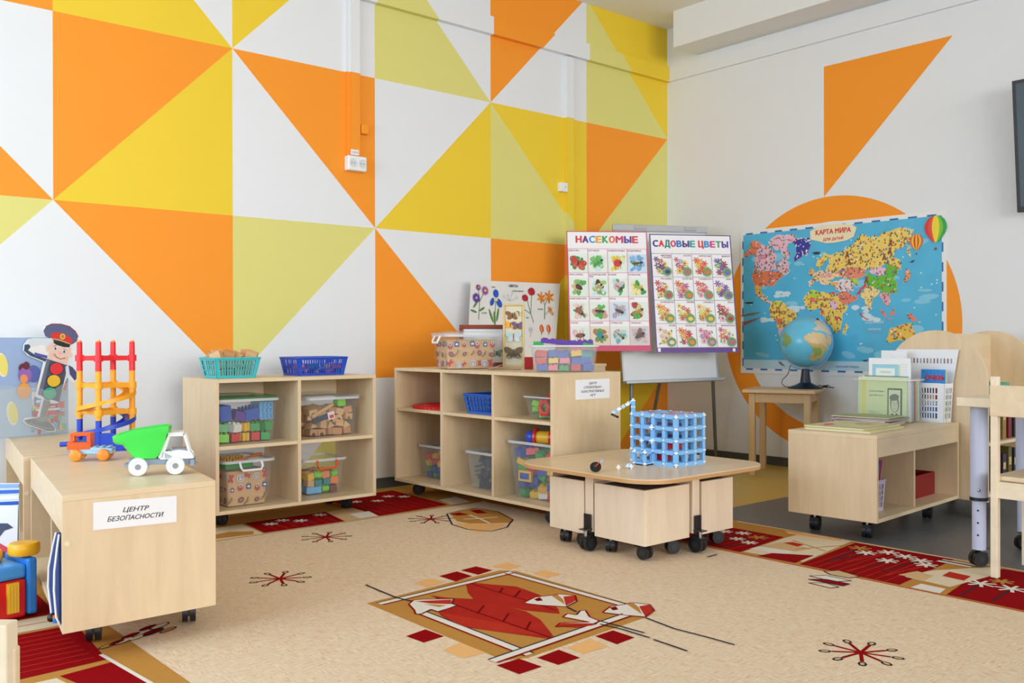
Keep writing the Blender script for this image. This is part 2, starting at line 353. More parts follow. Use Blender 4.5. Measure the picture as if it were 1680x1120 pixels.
# near left border
pitch([(-5.08, -1.05), (-4.62, -1.05), (-4.64, -1.46), (-5.08, -1.46)], RED)
pitch([(-5.08, -1.47), (-4.63, -1.47), (-4.62, -1.60), (-5.08, -1.60)], CR)
pitch([(-5.08, -1.62), (-4.63, -1.62), (-4.66, -2.00), (-5.08, -2.02)], RED)
for q in range(8): ru.line([(-5.05, -1.66-q*.043), (-4.68, -1.66-q*.043)], .005, RD2, 3)
ru.line([(-5.08, -1.535), (-4.63, -1.535)], .007, OCH, 3)
pitch([(-5.08, -2.06), (-4.80, -2.06), (-4.76, -2.30), (-5.08, -2.30)], CR); pitch([(-4.79, -2.05), (-4.66, -2.03), (-4.63, -2.24), (-4.74, -2.27)], RED)
ru.line([(-4.66, -1.95), (-4.63, -2.32)], .012, RWH, 4)
for (x, y), m_, r_ in zip([(-4.622, -1.887), (-4.595, -1.876), (-4.575, -1.873), (-4.535, -1.867), (-4.544, -1.838), (-4.486, -1.847), (-4.481, -1.797), (-4.449, -1.802), (-4.444, -1.856)], (OCH, RD3, CR, CR, RED, RD3, RD3, CR, OCH), (.03, .03, .035, .03, .03, .04, .03, .035, .03)): ru.ell(x, y, r_*1.15, r_*.42, DRK, 5, .5); ru.ell(x, y, r_*.95, r_*.30, m_, 6, .5)
# centre medallion
def petal(q):
    pitch(q, RWH, 9); ru.line(q+q[:1], .006, RED, 9.5); ru.line(q[2:-2], .003, DRK, 9.8)
pitch([(-3.861, -1.997), (-3.265, -1.947), (-3.227, -1.995), (-3.236, -2.580), (-3.305, -2.682), (-3.816, -2.719), (-3.877, -2.692)], OCH, 2)
for q in ([(-3.482, -1.869), (-3.394, -1.858), (-3.394, -1.947), (-3.483, -1.967)], [(-3.373, -1.853), (-3.295, -1.844), (-3.286, -1.929), (-3.366, -1.947)], [(-3.956, -2.357), (-3.878, -2.341), (-3.875, -2.428), (-3.951, -2.436)], [(-3.916, -2.709), (-3.838, -2.708), (-3.834, -2.793), (-3.914, -2.796)], [(-3.798, -2.735), (-3.710, -2.725), (-3.712, -2.809), (-3.793, -2.811)], [(-3.552, -2.709), (-3.475, -2.705), (-3.477, -2.790), (-3.558, -2.798)]): pitch(q, RED, 3)
for q in ([(-3.604, -1.888), (-3.527, -1.878), (-3.511, -1.946), (-3.601, -1.966)], [(-3.252, -1.881), (-3.171, -1.873), (-3.162, -1.950), (-3.233, -1.960)], [(-3.203, -2.051), (-3.143, -2.053), (-3.133, -2.136), (-3.211, -2.140)], [(-3.949, -2.522), (-3.874, -2.503), (-3.874, -2.615), (-3.947, -2.610)], [(-3.681, -2.728), (-3.579, -2.716), (-3.589, -2.794), (-3.686, -2.792)]): pitch(q, PCH, 3)
mp = [(-3.835, -2.031), (-3.247, -1.997), (-3.268, -1.994), (-3.261, -2.570), (-3.789, -2.189), (-3.797, -2.703), (-3.905, -2.680), (-3.333, -2.630)]
bar(mp[0], mp[1], .03); bar(mp[2], mp[3], .03); bar(mp[4], mp[5], .032); bar(mp[6], mp[7], .032, 8)
RD4 = M('B22A20', .95, v=.2, sc=14)
pitch([(-3.462, -1.996), (-3.421, -2.073), (-3.369, -2.159), (-3.379, -2.276), (-3.401, -2.366), (-3.447, -2.447), (-3.479, -2.486), (-3.534, -2.388), (-3.577, -2.186), (-3.543, -2.113)], RD4, 4)
pitch([(-3.657, -2.055), (-3.631, -2.115), (-3.571, -2.191), (-3.553, -2.287), (-3.540, -2.399), (-3.564, -2.490), (-3.603, -2.562), (-3.659, -2.661), (-3.694, -2.583), (-3.741, -2.485), (-3.780, -2.400), (-3.766, -2.267), (-3.745, -2.220), (-3.663, -2.207)], RD4, 6)
pitch([(-3.747, -2.235), (-3.711, -2.339), (-3.673, -2.457), (-3.662, -2.597), (-3.710, -2.541), (-3.765, -2.435), (-3.773, -2.339)], RD2, 7)
ru.line([(-3.462, -1.996), (-3.461, -2.147), (-3.457, -2.317), (-3.461, -2.452)], .006, RD3, 5); ru.line([(-3.658, -2.088), (-3.662, -2.276), (-3.660, -2.468), (-3.658, -2.641)], .006, RD3, 8)
for q in ([(-3.669, -2.320), (-3.597, -2.265)], [(-3.663, -2.435), (-3.596, -2.383)], [(-3.663, -2.539), (-3.601, -2.489)], [(-3.465, -2.182), (-3.419, -2.145)], [(-3.464, -2.257), (-3.394, -2.206)]): ru.line(q, .007, RD3, 8)
petal([(-3.769, -2.098), (-3.731, -2.069), (-3.701, -2.083), (-3.625, -2.144), (-3.663, -2.182), (-3.662, -2.209), (-3.699, -2.219), (-3.749, -2.225), (-3.750, -2.191), (-3.801, -2.212), (-3.814, -2.201), (-3.793, -2.162)])
pitch([(-3.734, -2.085), (-3.636, -2.147), (-3.669, -2.185), (-3.713, -2.138)], RD2, 10); pitch([(-3.733, -2.129), (-3.688, -2.186), (-3.716, -2.187)], OCH, 10)
petal([(-3.481, -2.325), (-3.416, -2.302), (-3.358, -2.321), (-3.328, -2.326), (-3.300, -2.372), (-3.345, -2.424), (-3.412, -2.444), (-3.454, -2.388), (-3.477, -2.345)])
pitch([(-3.340, -2.358), (-3.302, -2.370), (-3.341, -2.418), (-3.407, -2.439)], RD2, 10); pitch([(-3.363, -2.327), (-3.334, -2.321), (-3.366, -2.385), (-3.400, -2.426)], OCH, 10); pitch([(-3.433, -2.318), (-3.403, -2.313), (-3.421, -2.348), (-3.440, -2.341)], RD3, 10)
petal([(-3.371, -2.564), (-3.307, -2.536), (-3.245, -2.551), (-3.221, -2.552), (-3.197, -2.602), (-3.236, -2.654), (-3.308, -2.682), (-3.346, -2.622)])
pitch([(-3.239, -2.595), (-3.196, -2.603), (-3.243, -2.657), (-3.304, -2.677)], RD2, 10); pitch([(-3.250, -2.556), (-3.219, -2.550), (-3.250, -2.605), (-3.296, -2.657)], OCH, 10); pitch([(-3.319, -2.544), (-3.294, -2.547), (-3.314, -2.576), (-3.332, -2.571)], RD3, 10)
petal([(-3.496, -2.518), (-3.462, -2.503), (-3.451, -2.531), (-3.410, -2.506), (-3.396, -2.515), (-3.435, -2.571), (-3.442, -2.618), (-3.480, -2.636), (-3.579, -2.574), (-3.542, -2.557), (-3.473, -2.608)])
pitch([(-3.575, -2.570), (-3.541, -2.562), (-3.476, -2.622), (-3.487, -2.638), (-3.538, -2.619)], RD2, 10)
for q in ([(-3.745, -1.804), (-3.751, -1.894), (-3.756, -2.012), (-3.742, -2.078)], [(-3.314, -2.686), (-3.333, -2.814), (-3.324, -2.924), (-3.321, -3.015)], [(-3.463, -2.642), (-3.451, -2.719), (-3.450, -2.822)], [(-3.442, -2.626), (-3.433, -2.702), (-3.428, -2.783)], [(-3.454, -2.839), (-3.456, -2.893), (-3.460, -2.964)], [(-3.414, -2.452), (-3.427, -2.506)], [(-2.539, -2.319), (-2.471, -2.314)]): ru.line(q, .007, DRK, 11)
for x, y in [(-3.116, -3.273), (-3.925, -1.53), (-3.451, -1.017), (-2.881, -.986)]:
    for j in range(9):
        a = j*.698+.2; e = (x+math.cos(a)*.075, y+math.sin(a)*.075); ru.line([(x, y), e], .010, RED, 3)
        ru.ell(x+math.cos(a)*.093, y+math.sin(a)*.093, .018, .012, DRK, 2, a, 8); ru.ell(x+math.cos(a)*.093, y+math.sin(a)*.093, .011, .006, TAN, 3, a, 8)
pitch([(-2.725, -0.920), (-2.552, -0.890), (-2.524, -1.061), (-2.597, -1.238), (-2.658, -1.295), (-2.809, -1.200), (-2.820, -1.108)], OCH, 3); pitch([(-2.877, -1.153), (-2.779, -1.207), (-2.697, -1.311), (-2.783, -1.370), (-2.900, -1.373), (-2.898, -1.269)], PCH, 3)
pitch([(-2.741, -0.941), (-2.679, -0.940), (-2.678, -1.018), (-2.737, -1.000)], RED, 4); pitch([(-2.608, -0.929), (-2.557, -0.945), (-2.585, -1.043), (-2.632, -1.023)], RED, 4)
ru.line([(-2.752, -0.931), (-2.638, -0.903), (-2.536, -0.903), (-2.524, -1.047), (-2.603, -1.252), (-2.668, -1.305), (-2.738, -1.367), (-2.846, -1.391), (-2.899, -1.286), (-2.886, -1.157), (-2.749, -0.935)], .008, DRK, 4)
ru.line([(-2.768, -1.088), (-2.702, -1.126), (-2.615, -1.155)], .012, RWH, 4); ru.line([(-2.684, -1.026), (-2.702, -1.126), (-2.737, -1.244)], .012, RWH, 4)
for q, m in (([(-2.395, -2.731), (-2.344, -2.759), (-2.368, -2.854), (-2.415, -2.841), (-2.422, -2.772)], TAN), ([(-2.494, -2.733), (-2.444, -2.768), (-2.444, -2.865), (-2.501, -2.834)], RWH), ([(-2.539, -2.756), (-2.492, -2.797), (-2.488, -2.883), (-2.530, -2.883)], RED), ([(-2.581, -2.783), (-2.538, -2.824), (-2.553, -2.881), (-2.586, -2.869)], CR)):
    pitch(q, m, 4); ru.line(q + q[:1], .006, DRK, 5)
rug = ru.build('rug', origin=(-3.4, -2.2, 0), fix=False)
tag(rug, 'large beige rug with red patchwork border and a leaf and tulip medallion', 'rug')
# ---------------------------------------------------------------- furniture
def caster(parent, x, y, z0, h, a=0, name='caster'):
    """twin-wheel caster, wheel bottom at z0, plate at z0+h"""
    q = MB(); r = min(.032, h*.42); c, s = math.cos(a), math.sin(a)
    for k in (-1, 1):
        o = V((x - s*k*.011, y + c*k*.011, z0+r)); d = V((-s, c, 0))*.008
        q.cyl(o-d, o+d, r, BLK, 18); q.cyl(o-d*1.06, o+d*1.06, r*.45, M('2A2C30', .4), 12)
    q.box((x - c*.004, y - s*.004, z0+r*1.25), (r*1.5, .036, r*1.1), BLK, a)
    q.cyl((x - c*.012, y - s*.012, z0+r), (x - c*.012, y - s*.012, z0+h), .007, CHR, 10)
    q.box((x - c*.012, y - s*.012, z0+h-.002), (.042, .036, .004), M('34363A', .4), a)
    return q.build(name, parent, smooth=True)
class Unit:
    """boxy shelving laid out on an affine footprint: a along the open face, b into the depth"""
    def __init__(s, name, label, cat, O, ex, ey, group=None):
        s.t = thing(name, label, cat, O, 0, group); s.ex = V(ex); s.ey = V(ey)
    def p(s, name, a0, a1, b0, b1, z0, z1, m=None, bev=.0012):
        q = MB(); e = lambda a, b, z: s.ex*a + s.ey*b + V((0, 0, z))
        q.prism([e(a0, b0, z0), e(a1, b0, z0), e(a1, b1, z0), e(a0, b1, z0)], (0, 0, z1-z0), m or WD)
        return q.build(name, s.t, bevel=bev)
    def cast(s, a, b, z0, h, rot=.6):
        e = s.ex*a + s.ey*b; caster(s.t, e.x, e.y, z0, h, rot)
T = .016
# 2 x 2 shelving by the painted wall
u = Unit('shelving_unit', 'pale wooden two by two shelving unit standing closest to the painted wall', 'shelf', (-3.765, -.615, 0), (1, 0, 0), (0, 1, 0))
W, D, z0, z1 = .821, .37, .08, .675
u.p('side_panel', 0, T, 0, D, z0, z1); u.p('side_panel', W-T, W, 0, D, z0, z1)
u.p('top_panel', T, W-T, 0, D, z1-T, z1, WDX); u.p('bottom_panel', T, W-T, 0, D, z0, z0+T, WDX)
u.p('divider', .397, .413, 0, D-.02, z0+T, z1-T)
for a0, a1 in ((T, .397), (.413, W-T)): u.p('shelf', a0, a1, .004, D-.02, .364, .380, WDX)
u.p('back_rail', T, W-T, D-.016, D, z1-T-.10, z1-T, WDX); 
for a, b in ((.08, .13), (W-.09, .13), (.08, .31), (W-.09, .31)): u.cast(a, b, .0112, .0688)
# 3 x 2 shelving turned side-on
u = Unit('shelving_unit', 'pale wooden three by two shelving unit with a paper sign on its end panel', 'shelf', (-2.61, -1.53, 0), (0, 1, 0), (1, 0, 0))
W, D, z0, z1 = 1.255, .44, .083, .695
u.p('side_panel', 0, T, 0, D, z0, z1); u.p('side_panel', W-T, W, 0, D, z0, z1)
u.p('top_panel', T, W-T, 0, D, z1-T, z1, WDX); u.p('bottom_panel', T, W-T, 0, D, z0, z0+T, WDX)
for a in (.410, .822): u.p('divider', a, a+T, 0, D-.01, z0+T, z1-T)
for a0, a1 in ((T, .410), (.426, .822), (.838, W-T)): u.p('shelf', a0, a1, .004, D-.01, .464, .480, WDX)
u.p('back_panel', T, W-T, D-.008, D-.001, z0+T, z1-T, M('D9BE92', .5, 'wood'))
for a, b in ((.10, .09), (W-.10, .09), (.10, .34), (W-.10, .34)): u.cast(a, b, .0112, .0718, 2.2)
# sign on the end panel
def sheet(name, label, cat, O, ex, ey, x1, y1, lines, h, shear=.2, m=None, parent=None):
    a = Art(O, ex, ey, .0005); a.slab(0, 0, x1, y1, .0008, m or M('F4F4F8', .3))
    for i, (t, wd) in enumerate(lines): a.text(t, x1/2 + (0), y1*.5 + (len(lines)/2-1-i)*h*1.75 + h*.35, h, M('2E2E34', .6), w=wd, k=1, shear=shear, bold=.012)
    o = a.build(name, origin=O, fix=False); tag(o, label, cat); return o
sheet('paper_sign', 'white paper sign in four lines taped to the end of the three by two shelving', 'sign', (-2.470, -1.5315, .574), (1, 0, .0), (0, 0, 1), .224, .090,
      [('ЦЕНТР', .052), ('СТРОИТЕЛЬНО-', .118), ('КОНСТРУКТИВНЫХ', .150), ('ИГР', .034)], .0105)
sheet('paper_sign', 'white paper sign in two lines taped to the near end of the low left cabinet', 'sign', (-4.688, -1.9802, .349), (1, 0, -.028), (0.0, 0, 1), .222, .073,
      [('ЦЕНТР', .070), ('БЕЗОПАСНОСТИ', .150)], .0125, .3)
# low cabinets on the left
def low_unit(name, label, O, L, ends=True):
    u = Unit(name, label, 'cabinet', O, (0.161, .987, 0), (1, 0, 0)); W, D, z0, z1 = L, .412, .09, .447
    u.p('side_panel', 0, T, 0, D, z0, z1-T); u.p('side_panel', W-T, W, 0, D, z0, z1-T)
    u.p('top_panel', 0, W, 0, D, z1-T, z1, WDX); u.p('bottom_panel', T, W-T, 0, D, z0, z0+T, WDX)
    u.p('rail', T, W-T, 0.001, .017, z1-T-.085, z1-T, WDX); u.p('divider', W*.5, W*.5+T, .02, D-.01, z0+T, z1-T)
    u.p('back_panel', T, W-T, D-.009, D-.001, z0+T, z1-T)
    q = MB(); e = u.ey*.012; q.cyl((e.x, -.0018, z1-.125), (e.x, 0, z1-.125), .007, WDL, 14); q.build('screw_cap', u.t)
    for a, b in ((.16, .10), (.16, .37), (W-.14, .10), (W-.14, .34)): u.cast(a, b, .0112, .0788, 1.2)
    return u
low_unit('low_cabinet', 'low pale wooden cabinet on casters with the two line sign and the dump truck', (-4.764, -1.978, 0), .93)
low_unit('low_cabinet', 'low pale wooden cabinet behind the signed one, under the saluting traffic light cutout', (-4.630, -1.030, 0), .95)
# plain cabinet low behind the 3 x 2 shelving
u = Unit('low_cabinet', 'low wooden cabinet behind the three by two shelving, carrying the flower chart', 'cabinet', (-2.09, -.42, 0), (1, 0, 0), (0, 1, 0))
u.p('body', 0, .98, 0, .34, .0112, .675); u.p('top_panel', -.005, .985, -.005, .345, .675, .693, WDX)
# low cabinet with books on the right
cF, sF = math.cos(.0635), math.sin(.0635)
u = Unit('low_cabinet', 'low pale wooden cabinet on casters at the right, loaded with books and bins', 'cabinet', (-1.820, -2.625, 0), (cF, sF, 0), (-sF, cF, 0))
W, D, z0, z1 = .875, .40, .09, .450
u.p('side_panel', 0, T, 0, D, z0, z1-T); u.p('side_panel', W-T, W, 0, D, z0, z1-T)
u.p('top_panel', 0, W, 0, D, z1-T, z1, WDX); u.p('bottom_panel', T, W-T, 0, D, z0, z0+T, WDX)
u.p('rail', T, W-T, 0.001, .017, z1-T-.075, z1-T, WDX); u.p('divider', .41, .426, .02, D-.012, z0+T, z1-T)
u.p('back_panel', T, W-T, D-.011, D-.002, z0+T, z1-T, M('D9BE92', .5, 'wood'))
for a, b in ((.13, .10), (.13, .34), (W-.12, .10), (W-.12, .34)): u.cast(a, b, .0005, .0895, .3)
# arched book display behind it
u = Unit('book_display', 'wooden book display with round topped end panels behind the right hand cabinet', 'bookcase', (-.935, -2.695, 0), (0, 1, 0), (1, 0, 0))
def arch(b0, cz, r, y0=.0):
    q = MB(); pts = [(0, .085), (2*r, .085)] + [(r + r*math.cos(math.pi*k/28), cz + r*math.sin(math.pi*k/28)) for k in range(29)]
    q.prism([(b0, y, z) for y, z in pts], (.018, 0, 0), WD); q.build('end_panel', u.t, bevel=.0012)
arch(0, .640, .248); arch(.62, .640, .248)
u.p('centre_panel', .24, .256, .0185, .6195, .085, .872, WDX)
for z in (.10, .34, .56): u.p('shelf', .02, .239, .019, .619, z, z+.016, WDX)
for z in (.10, .34, .56): u.p('shelf', .257, .476, .019, .619, z, z+.016, WDX)
for a, b in ((.06, .05), (.43, .05), (.06, .58), (.43, .58)): u.cast(a, b, .0005, .0845, .3)
# globe table
u = Unit('small_table', 'small square wooden table carrying the globe by the right wall', 'table', (-.408, -1.464, 0), (.917, .397, 0), (-.397, .917, 0))
BE = M('DDBB8B', .45, 'wood'); W = .41
u.p('table_top', -.012, W, -.012, W+.012, .515, .535, M('DFC093', .4, 'woodx'), .003)
for a, b in ((.02, .02), (W-.06, .02), (.02, W-.06), (W-.06, W-.06)): u.p('leg', a, a+.038, b, b+.038, 0, .515, BE, .003)
for a0, a1, b0, b1 in ((.058, W-.06, .026, .044), (.058, W-.06, W-.04, W-.022), (.026, .044, .058, W-.06), (W-.04, W-.022, .058, W-.06)): u.p('apron', a0, a1, b0, b1, .455, .515, BE)
# play table with stools
t = thing('play_table', 'low wooden play table with a rounded square top on a caster cross', 'table', (-2.525, -1.971, 0))
q = MB(); r = .14; h = .383; pts = []
for sx, sy, a0 in ((1, 1, 0), (-1, 1, 90), (-1, -1, 180), (1, -1, 270)):
    for k in range(9):
        a = math.radians(a0 + k*11.25); pts.append((sx*(h-r) + r*math.cos(a), sy*(h-r) + r*math.sin(a), .322))
PLY = M('E9CFA9', .32, 'woodx'); EDG = M('C89A68', .5, 'woodx')
q.prism(pts, (0, 0, .014), EDG); q.build('ply_edge', t, smooth=True)
q = MB(); q.prism([(x*1.0, y*1.0, .336) for x, y, z in pts], (0, 0, .003), PLY); q.build('table_top', t, smooth=True)
q = MB(); q.b(-.268, .268, .013, .057, .085, .322, WDP); q.build('cross_panel', t, bevel=.001)
q = MB(); q.b(.006, .050, -.262, .012, .085, .322, WDP); q.b(.006, .050, .058, .262, .085, .322, WDP); q.build('cross_panel', t, bevel=.001)
for x, y, a in ((-.275, .035, 0), (.275, .035, 0), (.028, -.270, 1.57), (.028, .268, 1.57)):
    cs = caster(t, x, y, .0112, .0873, a)
    q = MB(); q.box((x + (-.002 if abs(x) > .1 else 0), y + (-.002 if abs(y) > .1 else 0), .118), (.006 if abs(x) > .1 else .036, .036 if abs(x) > .1 else .006, .075), BLK); q.build('bracket', t, bevel=.001)
def stool(x0, x1, y0, y1, label):
    cx, cy = (x0+x1)/2, (y0+y1)/2; w_, d_ = x1-x0, y1-y0
    s = thing('stool', label, 'stool', (cx, cy, 0), 0, 'box stools around the play table')
    for n, a, b, c, d in (('front_panel', -w_/2, -w_/2+.012, -d_/2, d_/2), ('front_panel', w_/2-.012, w_/2, -d_/2, d_/2), ('side_panel', -w_/2+.012, w_/2-.012, -d_/2, -d_/2+.012), ('side_panel', -w_/2+.012, w_/2-.012, d_/2-.012, d_/2)):
        q = MB(); q.b(a, b, c, d, .072, .282, WDP); q.build(n, s, bevel=.001)
    q = MB(); q.b(-w_/2+.012, w_/2-.012, -d_/2+.012, d_/2-.012, .072, .084, WDP); q.build('bottom_panel', s)
    q = MB(); q.b(-w_/2+.012, w_/2-.012, -d_/2+.012, d_/2-.012, .255, .278, M('5A5450', .8)); q.build('seat_pad', s, bevel=.004)
    for a, b in ((-1, -1), (1, -1), (-1, 1), (1, 1)): caster(s, a*(w_/2-.05), b*(d_/2-.045), .0112, .0608, .5*a+b)
stool(-2.796, -2.535, -2.231, -1.968, 'box stool at the near corner under the play table, two faces in view')
stool(-2.797, -2.535, -1.908, -1.711, 'box stool under the left corner of the play table, touching the shelving end')
stool(-2.459, -2.254, -2.231, -1.968, 'box stool under the right corner of the play table, beside the yellow floor')
stool(-2.459, -2.254, -1.908, -1.711, 'box stool hidden under the far corner of the play table')
# work table at the right edge
t = thing('work_table', 'pale table with grey metal telescopic legs on casters at the right edge', 'table', (-1.985, -3.02, 0))
q = MB(); q.b(0, .62, -1.1, 0, .600, .634, WDL); q.build('table_top', t, bevel=.004)
GL = M('BFC6DE', .4)
for x, y in ((.075, -.05), (.535, -.03), (.075, -1.04), (.535, -1.04)):
    q = MB(); q.cyl((x, y, .26), (x, y, .6), .030, GL, 24); q.cyl((x, y, .075), (x, y, .262), .024, GL, 24)
    for z in (.22, .175, .13): q.cyl((x-.0248, y-.006, z), (x-.0225, y-.006, z), .0035, BLK, 8)
    leg = q.build('leg', t, smooth=True)
    q = MB(); q.cyl((x, y, .255), (x, y, .267), .0325, BLK, 24); q.build('collar', leg, smooth=True)
    q = MB(); q.sphere((x-.030, y-.012, .295), .006, CHR, 10); q.build('screw', leg, smooth=True)
    caster(leg, x+.004, y+.004, .0112 if x < .3 and y > -.5 else .0005, .068, 2.6)
# child's chairs
def kid_chair(loc, rz, label, w_=.30, top=.704, seat=.355):
    t = thing('child_chair', label, 'chair', loc, rz)
    for s_ in (-1, 1):
        y = s_*(w_/2-.012)
        q = MB(); q.b(0, .026, y-.012, y+.012, 0, top, WDL); q.build('leg', t, bevel=.002)
        q = MB(); q.b(.27, .296, y-.012, y+.012, 0, seat-.018, WDL); q.build('leg', t, bevel=.002)
        q = MB(); q.b(.026, .27, y-.010, y+.008, seat-.075, seat-.018, WDL); q.build('seat_rail', t, bevel=.001)
    q = MB(); q.b(-.002, .012, -w_/2-.002, w_/2+.002, .565*top/.704+.0, top-.03, WDX); q.build('backrest', t, bevel=.003)
    q = MB(); q.b(.005, .02, -w_/2+.024, w_/2-.024, seat-.075, seat-.018, WDL); q.build('seat_rail', t)
    q = MB(); q.prism([(.0265, -w_/2-.004, seat-.018), (.315, -w_/2-.004, seat-.018), (.315, w_/2+.004, seat-.018), (.0265, w_/2+.004, seat-.018)], (0, 0, .018), WDX); q.build('seat', t, bevel=.004)
kid_chair((-2.042, -3.320, .0112), 0, 'pale wooden child chair at the right edge, in front of the grey legged table', .312)
kid_chair((-5.30, -3.275, .0005), .86+math.pi, 'pale wooden chair at the bottom left corner, mostly out of frame', .29, .524, .28)
# ---------------------------------------------------------------- wall fittings
def trunk(x0, x1, z0, z1, dpt, label):
    mb = MB(); mb.b(x0, x1, -dpt+.0005, 0, z0, z1, c_WH); painted(mb, x0, x1, z0, z1, -dpt)
    for xs in (x0, x1):                     # cheeks carry the paint of the wall beside them
        tmp = MB(); painted(tmp, xs-.004, xs+.004, z0, z1, 0)
        for n_, (f, i) in enumerate(zip(tmp.f, tmp.i)):
            zz = [tmp.v[k][2] for k in f]; sx = xs + (-.0006-n_*4e-5 if xs == x0 else .0006+n_*4e-5)
            if max(zz)-min(zz) > .01: mb.add([(sx, -dpt, min(zz)), (sx, -.001, min(zz)), (sx, -.001, max(zz)), (sx, -dpt, max(zz))], [[0, 1, 2, 3]], tmp.ms[i])
    o = mb.build('cable_trunking', fix=False); tag(o, label, 'trunking', 'cable trunking on the painted wall')
trunk(-2.748, -2.728, 1.872, 2.75, .018, 'thin cable trunking left of the wide one above the double socket')
trunk(-2.727, -2.668, 1.872, 2.75, .028, 'wide cable trunking running down to the double socket')
trunk(-1.062, -1.000, .75, 2.74, .030, 'cable trunking behind the insect poster with the small switch on its left')
t = thing('double_socket', 'white double wall socket with a small voltage sticker above it', 'socket', (-2.695, -.001, 1.785))
q = MB(); q.b(-.062, .058, -.045, 0, 0, .082, M('F1F2F2', .35)); q.build('housing', t, bevel=.006)
for x in (-.030, .028):
    q = MB(); R9 = Matrix.Rotation(math.pi/2, 3, 'X'); q.lathe([(.0, -.0455+.0), (.024, -.0455)][::-1] and [(.024, .0450), (.024, .0475), (.019, .0475), (.018, .0462), (.0005, .0462)], (x, 0, .041), M('DADCE0', .4), 24, R9)
    for s_ in (-1, 1): q.cyl((x+s_*.009, -.0465, .041), (x+s_*.009, -.047, .041), .0028, BLK, 8)
    q.build('outlet', t, smooth=True)
a = Art((-2.732, -.0290, 1.874), (1, 0, 0), (0, 0, 1), .0005); a.slab(0, 0, .054, .030, .0006, M('F5E9E9', .5)); a.rect(.003, .003, .051, .027, M('F4F0F0', .5), 1)
a.text('~220 В', .027, .009, .012, M('B03A3A', .5), w=.042, k=2); o = a.build('voltage_label', origin=(-2.705, -.029, 1.874), fix=False); o.location = (-2.705+2.695, -.029+.001, 1.874-1.785); o.parent = t
q = MB(); q.b(-2.660, -2.612, -.030, 0, 2.0, 2.055, c_OR); tag(q.build('wall_socket', bevel=.006), 'small orange painted wall outlet right of the wide trunking', 'socket')
q = MB(); q.b(-1.125, -1.063, -.032, 0, 1.832, 1.892, M('F1F2F2', .35)); q.b(-1.086, -1.080, -.0330, -.03, 1.858, 1.866, BLK)
tag(q.build('wall_switch', bevel=.005), 'small white switch box left of the trunking above the insect poster', 'switch')
# television
t = thing('television', 'black framed wall television cut off by the right edge', 'television', (-.03, -2.494, 1.53))
rt = Matrix.Rotation(-.10, 3, 'Y')
def tv(x0, x1, y0, y1, z0, z1, m, nm, bev=.003):
    q = MB(); c = rt @ V(((x0+x1)/2, (y0+y1)/2, (z0+z1)/2)); q.box(c, (x1-x0, y1-y0, z1-z0), m, rot=rt); return q.build(nm, t, bevel=bev)
tv(-.05, -.012, -1.15, 0, 0, .70, M('1B1C20', .3), 'frame'); tv(-.0525, -.0505, -1.13, -.02, .03, .68, M('3A4A52', .08, v=.5, sc=1.5), 'screen', 0)
q = MB(); q.b(-.012, .028, -.68, -.48, .2, .5, BLK); q.build('bracket', t)
# ---------------------------------------------------------------- easel and posters
t = thing('flipchart_easel', 'white board easel with a grey clip bar standing in the room corner', 'easel', (-.58, -.36, 0))
o0 = V((-.58, -.36, 0)); BLp, BRp, TRp, TLp = [V(x)-o0 for x in ((-.948, -.440, .575), (-.284, -.668, .585), (-.222, -.520, 1.570), (-.988+.07, -.270, 1.574))]
TLp = BLp + (TRp-BRp); nn = (BRp-BLp).cross(TLp-BLp).normalized()
AL = M('C9CED4', .35, metal=.6)
q = MB(); q.prism([BLp, BRp, TRp, TLp], -nn*.014, M('EEF1F5', .25)); q.build('board', t, bevel=.002)
ex = (BRp-BLp).normalized(); ey = (TLp-BLp).normalized()
q = MB(); q.prism([BRp, BRp+ex*.012, TRp+ex*.012, TRp], -nn*.018, AL); q.build('side_frame', t); q = MB(); q.prism([BLp-ex*.012, BLp, TLp, TLp-ex*.012], -nn*.018, AL); q.build('side_frame', t)
q = MB(); q.prism([BLp-ex*.012-ey*.022, BRp+ex*.03-ey*.022, BRp+ex*.03, BLp-ex*.012], nn*.045, AL); q.build('pen_tray', t, bevel=.004)
q = MB(); q.prism([TLp-ex*.02, TRp+ex*.01, TRp+ex*.01+ey*.045, TLp-ex*.02+ey*.045], nn*.022, AL); o = q.build('clip_bar', t, bevel=.006)
for f in (.2, .75):
    q = MB(); p = TLp.lerp(TRp, f)+nn*.0225+ey*.012; q.prism([p, p+ex*.09, p+ex*.09+ey*.022, p+ey*.022], nn*.006, M('B8BABB', .4)); q.build('clip', o, bevel=.002)
LG = M('80858C', .35, metal=.5)
for a_, b_ in ((BRp+ex*(-.03)+nn*.0-ey*.02-nn*.012, V((-.085, -.505, 0))-o0), (BLp+ex*.05-ey*.02-nn*.012, V((-.99, -.54, 0))-o0), ((BLp+BRp)/2-nn*.03+ey*.25, V((-.36, -.10, 0))-o0)):
    q = MB(); q.cyl(a_, b_+V((0, 0, .01)), .012, LG, 14); q.cyl(b_+V((0, 0, .0)), b_+V((0, 0, .03)), .015, BLK, 12); q.build('leg', t, smooth=True)
PW = M('F3F1F3', .35); TX = M('8E2038', .5)
def poster_grid(a, W, H, head, foot, cols, names, tm, align):
    ch = (H-head-foot)/4; mx = W*.012; cw = (W-2*mx)/4
    for c in range(4):
        for r in range(4):
            x, y = mx + c*cw, H-head-(r+1)*ch
            n = names[r*4+c].split('|')
            for i, s in enumerate(n):
                ww = min(cw*.86, len(s)*.0098)
                a.text(s, x + (cw*.04 if align == 'l' else cw*.96), y + ch - .017 - i*.013, .0100, TX, w=ww, al=align, k=3, bold=.02)
            yield r*4+c, x, y, cw, ch
    for c in range(5): a.line([(mx+c*cw, foot), (mx+c*cw, H-head)], .0022, tm, 4)
    for r in range(5): a.line([(mx, foot+r*ch), (W-mx, foot+r*ch)], .0022, tm, 4)
